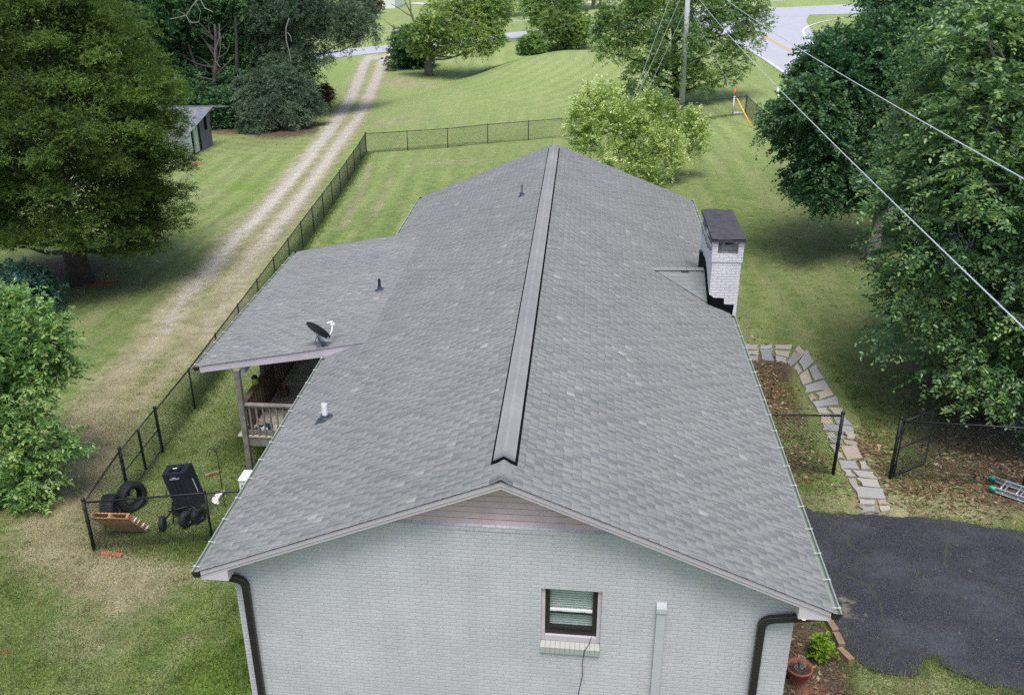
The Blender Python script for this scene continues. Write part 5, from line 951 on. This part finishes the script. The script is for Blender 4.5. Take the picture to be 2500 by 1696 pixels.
# broad leaved tree at the right, close
bs = gp(11.55, 10.75); bl_ = rb((12.95, 11.8, 3.9), (4.2, 4.0, 5.4), 85, .8, 1.25, 11, .62, lambda p: p[2] > -1.2)
bl_ += [(8.7, 10.9, -.25, .7), (9.3, 9.9, -.8, .65), (10.0, 9.4, -1.1, .7), (10.8, 9., -.75, .75), (8.55, 11.4, 1.2, .75), (8.5, 11.7, 2.6, .75), (9.2, 10.8, 0.6, .9), (11.8, 8.9, -.9, .8), (12.9, 9.2, -.8, .8), (9.6, 12.5, -.4, .7), (8.7, 10.4, .7, .65), (9.0, 10.0, 2.1, .75), (9.2, 9.6, 3.4, .75), (12.5, 8.6, -1.2, .8), (11.6, 8.7, -1.3, .7), (13.3, 9.3, -1.4, .8), (10.9, 9.4, .4, .8), (12., 9., .7, .85), (10.6, 9.6, 1.8, .85), (11.9, 9.1, 2.2, .85), (9.9, 9.7, -.2, .7)]
tree('broadleaf_tree', 'huge broad leaved tree filling the right edge in front of the maple', 'tree', bs, (12.1, 11.5, 6.5), .36, bl_, 'leaf_beech', 'bark', 19000, .53, 13, .114, .063, 21, flare=1.9, up=.02, flat=.55, droop=.35, jit=.32, lift=.75)
# maple behind it
mbase = G(2125, 632); mpx = [(1922, 300, 24), (1985, 205, 25), (2010, 160, 25), (2050, 130, 26), (2100, 150, 26), (1975, 255, 23), (2040, 200, 24), (2090, 150, 25), (2010, 300, 23), (2080, 280, 24), (1960, 345, 24), (2010, 400, 23), (2080, 400, 23.5), (1965, 440, 24), (2045, 480, 23.5), (2110, 470, 24), (2150, 200, 25), (2160, 330, 25), (2170, 420, 25), (2150, 90, 26), (2200, 150, 26), (2220, 300, 26), (2240, 420, 26), (2020, 250, 27), (2150, 110, 28), (2000, 475, 22.6)]
mbl = [(*AY(u, v, y), .62 if v > 430 else .8) for u, v, y in mpx]
tree('maple_tree', 'dark green maple with a leaning pale trunk behind the broad leaved tree', 'tree', mbase, mbase+(.6, .9, 4.8), .21, mbl, 'leaf_maple', 'bark', 9000, .42, 11, .1, .085, 22, up=.1, flat=.6, droop=.3, extra=[(mbase+(.15, .2, 1.7), AY(2060, 520, 23.4), .1, .03, .08, 7)])
# darker trees behind at the upper right
for j, (cx, cy, cz, R3, lf, lab, gb) in enumerate((((15.6, 34, 1.5), 0, 0, (3.4, 3.2, 4.6), 'leaf_dark', 'tall dark tree behind the maple at the upper right corner', (15.6, 34)), ((21, 44, 1.5), 0, 0, (5, 4, 5.5), 'leaf_dark', 'dark tree far behind the broad leaved tree at the top right', (21, 44)), ((17.8, 24, 2.2), 0, 0, (3.4, 3.5, 5), 'leaf_maple', 'dense dark tree just beyond the broad leaved tree', (17.8, 24)))):
    b0 = gp(*gb); tree('shade_tree', lab, 'tree', b0, (cx[0], cx[1], cx[2]+3), .28, rb(cx, R3, 42, .9, 1.4, 40+j, .6), lf, 'barkdark', 5200, .5, 9, .13, .09, 50+j, up=.1, flat=.6)
# big cedar at the left
cb = G(197, 690); 
def cedar_r(z): return np.interp(z, [-3.2, -2.6, -1.6, 0, 1.5, 2.5, 3.6, 5, 6.4, 8, 9.5], [1.9, 3.4, 4.3, 4.6, 5.1, 5.05, 4.7, 3.9, 3.0, 1.9, .5])
r_ = np.random.default_rng(5); cbl = []
for k in range(560):
    z = r_.uniform(-2.5, 9.2); a = r_.uniform(0, 2*math.pi); q = cedar_r(z)*(1-.45*r_.random()**2)-.35
    if r_.random() > cedar_r(z)/5+.1: continue
    if z < -1.3 and abs(q*math.cos(a)) < 1.3 and math.sin(a) < 0: continue
    cbl.append((cb[0]+q*math.cos(a), cb[1]+q*math.sin(a)*.95, z, r_.uniform(.34, .72)))
for u, v, r in ((412, 292, .5), (415, 335, .5), (420, 375, .5), (400, 245, .55), (385, 200, .55), (390, 320, .7), (365, 150, .6), (435, 420, .45), (345, 90, .6), (440, 470, .5), (445, 520, .45), (300, 40, .7), (440, 560, .4)): cbl.append((*AY(u, v, 21.4), r))
cedar = tree('cedar_tree', 'huge olive green cedar with dense feathery foliage at the left edge', 'tree', cb+(0, 0, 0), (cb[0], cb[1], 7.5), .33, cbl, 'leaf_cedar', 'barkred', 38000, .4, 13, .1, .034, 23, nl=36, flare=1.8, up=.3, flat=.55, droop=.3, jit=.5, oval=False, sq=.5, lift=.9, zmin=-.25, shell=(.35, 1.05))
rc = np.random.default_rng(55); nC = 42000; zc = rc.uniform(-1.5, 8.6, nC); ac = rc.uniform(0, 2*math.pi, nC); qc = cedar_r(zc)*(.42+.42*rc.random(nC)**.5)-.25; pc_ = np.stack([cb[0]+qc*np.cos(ac), cb[1]+qc*np.sin(ac)*.95, zc], 1)
a_c = nrmz(np.stack([np.cos(ac), np.sin(ac), np.full(nC, .25)], 1)+.7*rc.standard_normal((nC, 3))); s_c = nrmz(np.cross(a_c, np.array((0, 0, 1.))+.5*rc.standard_normal((nC, 3)))); l_c = .1+.12*rc.random(nC)[:, None]
obj('inner_foliage', np.stack([pc_, pc_+a_c*l_c*.5+s_c*l_c*.3, pc_+a_c*l_c, pc_+a_c*l_c*.5-s_c*l_c*.3], 1).reshape(-1, 3), np.arange(4*nC).reshape(-1, 4), M['leaf_cedar'], cedar, False, np.clip(rc.normal(.3, .15, nC), 0, 1))
# dark trees behind the shed
for j, (c_, R3, n_, lf, lab, gb) in enumerate((((-31.5, 64, .8), (5.5, 5, 6.2), 60, 'leaf_dark', 'dark leafy tree behind the tin roofed shed', (-31, 63)), ((-24.5, 66, 1.2), (3.6, 4, 6), 46, 'leaf_dark', 'dark tree with bare hanging vines between shed and drive', (-24.6, 64)), ((-40, 60, 1), (6, 5, 6), 50, 'leaf_dark', 'dark tree half hidden behind the big cedar', (-40, 60)), ((-37, 74, 0), (7, 5, 5.5), 46, 'leaf_maple', 'dark tree at the back of the grove by the side road', (-37, 74)))):
    b0 = gp(*gb); ex = [(b0+(0, 0, 1), np.array(c_)+(d, 0, 3), .16, .04, .05, 8) for d in (-1.6, 1.2)]
    tree('grove_tree', lab, 'tree', b0, (c_[0], c_[1], c_[2]+3.5), .3, rb(c_, R3, n_, .9, 1.5, 60+j, .55, (lambda p: p[2] > -3.4)), lf, 'barkdark', 6000, .6, 9, .17, .1, 70+j, up=.1, flat=.6, extra=ex)
gpx2 = [(420, 180, 61), (470, 205, 60), (520, 175, 62), (560, 215, 60), (600, 165, 62), (485, 250, 58.5), (540, 262, 58), (600, 262, 58), (440, 120, 62), (500, 120, 63), (560, 130, 63), (620, 115, 63), (400, 95, 62), (360, 60, 62), (420, 40, 62), (470, 60, 63), (530, 60, 64), (590, 60, 64), (380, 140, 61), (440, 235, 59), (520, 292, 57.5), (570, 300, 58), (350, 10, 62), (430, 0, 62), (500, 5, 63), (560, 5, 63)]
tree('grove_tree', 'broad mid green tree with forked dark trunks right behind the shed', 'tree', G(530, 305), AY(520, 60, 61), .3, [(*AY(u, v, y), 1.15) for u, v, y in gpx2], 'leaf_maple', 'barkdark', 6500, .55, 9, .18, .11, 79, up=.1, flat=.6, extra=[(gp(-27, 60), AY(460, 110, 61), .2, .08, .05, 8), (gp(-26.4, 60), AY(575, 40, 61), .2, .1, .05, 8), (gp(-26.7, 60), AY(520, 120, 61), .15, .06, .05, 8)])
# bare vines
mb = MB()
def twig(P, r): mb.tube([AY(u, v, y) for u, v, y in P], [r*(1-.6*i/len(P)) for i in range(len(P))], 4)
twig([(487, -5, 59), (470, 15, 59), (455, 38, 59), (430, 45, 59), (415, 47, 59)], .05); twig([(487, -5, 59), (500, 20, 59), (520, 30, 59)], .04); twig([(455, 38, 59), (462, 55, 59), (485, 55, 59), (490, 30, 59), (478, 5, 59)], .035); twig([(536, 60, 60), (535, 95, 60), (524, 125, 60), (526, 150, 60), (538, 165, 60)], .04); twig([(537, 80, 60), (538, 120, 60), (530, 160, 60)], .03); twig([(470, 58, 59), (450, 35, 59), (432, 25, 59)], .02)
twig([(706, 45, 57), (698, 70, 57), (699, 100, 57), (707, 130, 57), (710, 151, 57)], .05); twig([(702, 80, 57), (710, 90, 57), (712, 103, 57)], .03)
tag(mb.build('bare_vine', M['deadwood']), 'bare pale vines hanging in front of the dark grove', 'vine')
# grey green tree by the drive
gb = G(700, 285); gpx = [(660, 30, 62, 1.6), (710, 10, 62, 1.5), (760, 40, 62, 1.4), (810, 60, 61, 1.3), (860, 50, 61, 1.2), (895, 75, 61, .9), (850, 95, 61, .9), (770, 100, 61, 1.2), (690, 90, 62, 1.1), (640, 80, 63, 1.2), (730, 150, 60, .9), (800, 15, 63, 1.4), (880, 25, 63, 1.2), (790, 145, 60, .5), (650, 130, 62, 1.0), (740, 5, 60, 1.4)]
tree('willow_oak_tree', 'grey green tree with a dark trunk beside the top of the gravel drive', 'tree', gb, AY(697, -30, 62), .33, [(*AY(u, v, y), r) for u, v, y, r in gpx], 'leaf_grey', 'barkdark', 7200, .5, 10, .16, .055, 81, up=-.05, flat=.6, droop=.4, flare=1.2)
lpx = [(640, 210, 58, 1.2), (690, 200, 57.5, 1.2), (740, 230, 57, 1.1), (610, 250, 57, 1.1), (660, 270, 56, 1.1), (720, 280, 56, 1.0), (610, 300, 55.5, .8), (675, 165, 60, 1.1), (765, 260, 57, .7), (590, 215, 58, .8), (640, 315, 55, .6), (715, 190, 59, 1.)]
tree('low_thicket', 'grey green leafy thicket below the tree beside the gravel drive', 'shrub', G(680, 318), AY(680, 210, 58), .12, [(*AY(u, v, y), r*.82) for u, v, y, r in lpx], 'leaf_grey', 'barkdark', 4600, .5, 10, .17, .06, 82, up=0, flat=.6, droop=.5, shell=(.4, 1.15))
def shrub(name, label, u, v, R_, n, leaf, seed, ll=.12, lw=.06, hz=1., cat='shrub', per=9, L_=.35, nb=14, dz=0.):
    b0 = G(u, v); c_ = b0+(0, 0, R_*hz*.75+dz); return tree(name, label, cat, b0, c_, .05+.03*R_, rb(c_, (R_*.75, R_*.75, R_*hz*.72), nb, R_*.28, R_*.45, seed, .3), leaf, 'barkdark', n, L_, per, ll, lw, seed, up=.3, flat=.8)
shrub('red_bush', 'small rust coloured bush at the edge of the grove', 788, 275, 1.05, 700, 'leaf_red', 91, .14, .05, 1.25)
# tree with a pale trunk and dead limbs near the drive entrance, and the dark bush at its foot
tb_ = G(1046, 184); tpx = [(1075, 95, 82, 1.6), (1120, 100, 81, 1.5), (1040, 80, 80, 1.2), (1160, 110, 81, 1.3), (1190, 85, 82, 1.3), (1160, 50, 83, 1.6), (1110, 45, 83, 1.3), (1200, 30, 84, 1.7), (1060, 40, 80, 1.1), (1000, 95, 81, 1.0), (1215, 5, 84, 1.6), (1150, 5, 84, 1.5), (1210, 95, 82, .9), (1030, 120, 81, .9), (1090, 15, 83, 1.), (1185, 125, 81, .5)]
tree('pale_trunk_tree', 'light green tree with pale trunk and bare dead limbs by the drive entrance', 'tree', tb_, AY(1050, 30, 81), .33, [(*AY(u, v, y), r) for u, v, y, r in tpx], 'leaf_light', 'bark', 3600, .5, 9, .2, .12, 92, up=.1, extra=[(AY(1025, 90, 81), AY(1003, 30, 81), .16, .1, .04, 6), (AY(1003, 30, 81), AY(985, -8, 81), .09, .04, .04, 6), (AY(1005, 40, 81), AY(955, 10, 81), .07, .03, .05, 6), (AY(1005, 82, 81), AY(935, 45, 81), .09, .02, .08, 7), (AY(1003, 30, 81), AY(1000, -8, 81), .08, .05, .03, 5), (AY(1085, 60, 82), AY(1115, 20, 82), .16, .08, .05, 6), (AY(1100, 65, 82), AY(1140, 30, 82), .12, .06, .05, 6)])
shrub('dark_bush', 'round dark green bush left of the pale trunk', 1000, 165, 3.0, 3200, 'leaf_dark', 93, .2, .09, .75, nb=30)
shrub('roadside_bush', 'dense dark green bush beside the side road above the mound', 1375, 118, 3.0, 3000, 'leaf_oak', 94, .2, .1, 1.05, nb=30)
shrub('roadside_bush', 'low leafy bush at the left foot of the dark roadside bush', 1300, 132, 1.8, 1300, 'leaf_fresh', 95, .2, .09, .7, nb=14)
ob = G(1651, 247); opx = [(1500, 90, 62, 1.5), (1560, 60, 62, 1.7), (1490, 130, 61, .9), (1580, 130, 61, 1.5), (1650, 100, 60, 1.8), (1570, 190, 60.5, 1.3), (1640, 180, 60, 1.4), (1720, 150, 61, 1.4), (1700, 200, 61, 1.1), (1790, 160, 62, 1.1), (1820, 110, 62, 1.1), (1840, 60, 63, 1.2), (1760, 80, 62, 1.6), (1700, 40, 62, 1.8), (1620, 20, 63, 1.9), (1520, 20, 63, 1.8), (1780, 20, 63, 1.6), (1830, 15, 63, 1.1), (1545, 230, 60, .6), (1730, 215, 61, .6), (1780, 190, 62, .6), (1480, 60, 62, .9), (1600, -30, 63, 2.), (1720, -30, 63, 2), (1475, 80, 62, .6), (1500, 120, 61, .4)]
tree('oak_tree', 'spreading green oak behind the utility pole', 'tree', ob, AY(1645, 40, 62), .3, [(*AY(u, v, y), r) for u, v, y, r in opx], 'leaf_oak', 'barkdark', 7000, .5, 10, .16, .08, 96, up=.1, flat=.6, extra=[(ob+(0, 0, 1.1), AY(1560, 150, 61), .16, .04, .05, 7), (ob+(0, 0, 1.2), AY(1720, 130, 61), .16, .04, .05, 7)])
# trees along the top edge
for (u, v, x_, R3, lf, lab, lh) in ((1350, 96, 0, (3.3, 3, 3.2), 'leaf_fresh', 'light green tree across the side road behind the roadside bush', 3.2), (1448, 22, 0, (3.2, 3, 2.5), 'leaf_oak', 'small multi stem tree on the lawn beyond the side road', 5.), (1240, 40, 0, (5, 3, 3.5), 'leaf_fresh', 'pale green tree at the top edge left of the roadside bush', 4.6), (560, 100, 0, (6, 4, 5), 'leaf_fresh', 'light green tree across the side road behind the grove', 4.6), (200, 110, 0, (7, 4, 5), 'leaf_maple', 'dark green tree across the road behind the cedar', 4.)):
    b0 = G(u, v); c_ = b0+(0, 0, lh+1.2); tree('far_tree', lab, 'tree', b0, c_, .22, rb(c_, R3, 24, .9, 1.5, int(u), .5), lf, 'bark', 2400, .7, 8, .24, .14, int(u)+1, extra=[(b0, c_+(d, 0, 1.5), .14, .05, .03, 6) for d in (-1.5, -.6, .7, 1.6)])
shrub('flowering_bush', 'small tan and dark bush in front of the white outbuilding', 912, 33, 1.9, 700, 'leaf_red', 97, .25, .12, .9)
# yellow green shrub tree behind the ridge
sb = G(1562, 462); spx = [(1440, 255, 38, .9), (1490, 245, 38, .75), (1410, 300, 38, .7), (1470, 310, 37.5, 1.), (1530, 290, 37, .95), (1580, 265, 38, .7), (1620, 280, 38, .8), (1660, 300, 38, .8), (1700, 330, 38, .75), (1560, 340, 37, 1.1), (1630, 350, 37, 1.), (1430, 350, 38, .8), (1500, 380, 37, .9), (1570, 410, 36.5, .9), (1640, 400, 37, .7), (1700, 375, 38, .55), (1530, 440, 36, .6), (1600, 450, 36, .5), (1480, 420, 37, .5), (1455, 220, 38, .45), (1590, 245, 38, .4), (1700, 290, 38, .4), (1415, 270, 38, .4)]
tree('lime_shrub_tree', 'yellow green shrub tree standing behind the far end of the roof', 'tree', sb, AY(1540, 330, 37.5), .12, [(*AY(u, v, y), r*.66) for u, v, y, r in spx], 'leaf_lime', 'deadwood', 2500, .55, 10, .13, .075, 98, up=.5, flat=.9, droop=0, jit=.5, shell=(.4, 1.08))
# foliage at the lower left
lb_ = gp(-11.9, 6.6); lpx = [(20, 790, 7.4, .62), (75, 800, 7.2, .62), (120, 850, 7, .6), (60, 880, 6.8, .75), (0, 880, 6.8, .8), (140, 790, 7.6, .3), (150, 905, 7, .42), (100, 945, 6.6, .5), (30, 970, 6.4, .7), (90, 1040, 6.2, .42), (150, 1090, 6.2, .42), (180, 1110, 6.1, .25), (60, 1110, 6, .6), (110, 1160, 5.9, .45), (10, 1080, 6, .7), (30, 1200, 5.7, .5), (80, 1230, 5.6, .35), (-40, 1000, 6.5, .9), (-60, 1180, 5.8, .8), (-50, 850, 7, .9), (45, 745, 7.6, .4), (0, 745, 7.6, .5), (8, 1300, 5.3, .2)]
tree('leafy_shrub_tree', 'fresh green leafy shrub tree at the lower left edge', 'tree', lb_, AY(-10, 800, 7), .14, [(*AY(u, v, y), r*.72) for u, v, y, r in lpx], 'leaf_fresh', 'bark', 2300, .34, 12, .11, .055, 99, up=.2, flat=.6, droop=.15, jit=.35, shell=(.3, 1.15))
bb = G(45, 800); tree('blue_green_tree', 'small blue green leaved tree just above the fresh green shrub', 'tree', bb, bb+(0, 0, 1.7), .09, [(*AY(u, v, 18.5), r) for u, v, r in ((30, 700, .62), (75, 690, .6), (100, 720, .55), (60, 745, .6), (10, 740, .65), (-30, 700, .8), (110, 750, .35))], 'leaf_blue', 'bark', 2100, .32, 11, .12, .06, 100, up=.15, flat=.6)
# bright shrub in the bed
vb = G(2008, 1602); tree('bright_green_plant', 'bright green leafy plant in the dark bed beside the timbers', 'plant', vb, vb+(0, 0, .4), .02, rb(vb+(0, 0, .2), (.14, .17, .1), 14, .05, .08, 31, .2), 'leaf_yg', 'leaf_fresh', 75, .1, 7, .085, .05, 101, up=.1, flat=.5, lift=1.2)
# grass blades close to the camera, and the weeds along the fences
def grass(n, boxes, lines, seed):
    r = np.random.default_rng(seed); X = []; Y = []; Hh = []
    for (x0, x1, y0_, y1_, w_) in boxes: k = int(n*w_); X.append(r.uniform(x0, x1, k)); Y.append(r.uniform(y0_, y1_, k)); Hh.append(np.full(k, .049))
    for (a, b_, w_, k, h_) in lines: t = r.random(k); X.append(a[0]+(b_[0]-a[0])*t+r.normal(0, w_, k)); Y.append(a[1]+(b_[1]-a[1])*t+r.normal(0, w_, k)); Hh.append(np.full(k, h_))
    for (x0, x1, y0_, y1_, k) in ((-12, -4.3, -4, 15, 620), (4.4, 10, 6, 15, 330), (4.4, 8, -.3, 3, 60)):
        cx = r.uniform(x0, x1, k); cy = r.uniform(y0_, y1_, k); q = 34; X.append((cx[:, None]+.06*r.standard_normal((k, q))).ravel()); Y.append((cy[:, None]+.06*r.standard_normal((k, q))).ravel()); Hh.append(np.full(k*q, .062))
    x = np.concatenate(X); y = np.concatenate(Y); h_ = np.concatenate(Hh); mk = masks(x, y); clump = .5+.5*np.sin(x*3.1+np.sin(y*2.3)*2)*np.sin(y*2.7+np.sin(x*1.9)*2)
    keep = (r.random(len(x)) < np.clip((15-y)/6, 0, 1)+(h_ > .05)*(1.)) & (r.random(len(x)) > mk['gravel']*1.2+mk['litter']*.85+mk['dry']*.35) & (np.abs(x) > 4.2) ; keep &= r.random(len(x)) < .35+.65*clump
    P_ = np.array(AP); ins = np.zeros(x.shape, bool)
    for i in range(len(P_)):
        xa, ya = P_[i]; xb, yb = P_[i-1]; m_ = (ya > y) != (yb > y); ins ^= m_ & (x < (xb-xa)*(y-ya)/((yb-ya) if yb != ya else 1e-9)+xa)
    keep &= (~ins) | (h_ > .05); dpath = seg(x, y, [tuple((A_[i]+B_[i])/2) for i in range(0, K, 3)])[0]; keep &= dpath > .62
    x, y, h_ = x[keep], y[keep], h_[keep]; h_r = h_.copy(); dry = mk['dry'][keep]; lush = mk['lush'][keep]; cl = clump[keep]; n_ = len(x); h_ = h_*(.6+.9*r.random(n_))*(.8+.4*lush); z = gz(x, y)-.005; a = r.uniform(0, 6.28, n_); b2 = r.uniform(0, 6.28, n_); w_ = .005+.005*r.random(n_)
    p = np.stack([x, y, z], 1); wv = np.stack([np.cos(a), np.sin(a), 0*a], 1)*w_[:, None]; tip = p+np.stack([np.cos(b2)*h_*.7, np.sin(b2)*h_*.7, h_], 1); V = np.stack([p-wv, p+wv, tip], 1).reshape(-1, 3); F = np.arange(n_*3).reshape(-1, 3)
    isw = (np.abs(h_r-.062) < 1e-6); w_ = w_; ti = np.clip(.35-.3*isw+.75*dry-.25*lush+.25*(cl-.5)+r.normal(0, .22, n_), 0, 1); return obj('grass', V, F, M['grass'], None, False, ti)
tag(grass(760000, [(-13, -4.2, -4.5, 15, .62), (4.2, 11, 5.5, 15, .26), (4.2, 9, -.5, 3.2, .14)], [((-9.5, 10.7), (-10.6, 23), .22, 30000, .12), ((-8.9, 4.3), (-9.4, 10.5), .2, 5000, .07), ((-8.9, 4.15), (-4.3, 5.0), .22, 14000, .08), ((-10.6, 23), (-12.4, 45.8), .25, 26000, .1), ((-12.4, 45.9), (0, 49.4), .2, 5000, .07), ((0, 49.4), (11.8, 56.4), .25, 8000, .1), (tuple(G(2035, 1290)[:2]), tuple(G(2048, 1370)[:2]), .03, 160, .08), (tuple(G(2048, 1375)[:2]), tuple(G(2290, 1405)[:2]), .025, 260, .06), (tuple(G(2242, 1404)[:2]), tuple(G(2250, 1410)[:2]), .05, 160, .08), (tuple(G(2020, 1500)[:2]), tuple(G(2090, 1640)[:2]), .12, 900, .09)]+[(AP[i], AP[i+1], .07, int(900*np.hypot(AP[i][0]-AP[i+1][0], AP[i][1]-AP[i+1][1])), .07) for i in list(range(1, 7))+list(range(10, 24))], 77), 'short mown grass with taller fringes along the fence feet', 'grass', kind='stuff')
def litter(n, areas, seed):
    r = np.random.default_rng(seed); x = []; y = []
    for (u, v, rx, ry, w_) in areas: p = G(u, v); k = int(n*w_); x.append(r.normal(p[0], rx*.6, k)); y.append(r.normal(p[1], ry*.6, k))
    x = np.concatenate(x); y = np.concatenate(y); k = np.abs(x) > 4.2; x, y = x[k], y[k]; N = len(x); a = r.uniform(0, 6.28, N); l_ = (.035+.05*r.random(N))[:, None]; w_ = l_*r.uniform(.18, .5, N)[:, None]; z = gz(x, y)+.012; p = np.stack([x, y, z], 1)
    d = np.stack([np.cos(a), np.sin(a), r.normal(0, .3, N)], 1); s = np.stack([-np.sin(a), np.cos(a), r.normal(0, .5, N)], 1); V = np.stack([p-d*l_, p+s*w_, p+d*l_, p-s*w_], 1).reshape(-1, 3); return obj('fallen_leaves', V, np.arange(4*N).reshape(-1, 4), M['dryleaf'], None, False, np.clip(r.normal(.5, .25, N), 0, 1))
tag(litter(9000, [(2420, 1110, 1.9, 2.2, .34), (2300, 1190, 1.6, .8, .14), (2440, 1000, 2, 2.5, .12), (1890, 960, .5, 2.6, .12), (1930, 1120, .8, 1.2, .08), (2120, 1100, .6, 1.2, .06), (1960, 1640, .6, 1.2, .03), (2000, 700, 3, 9, .02), (660, 330, 6, 4, .05), (2230, 1400, 3, 1.6, .02)], 78), 'scattered dry fallen leaves under the trees and beside the path', 'leaves', kind='stuff')
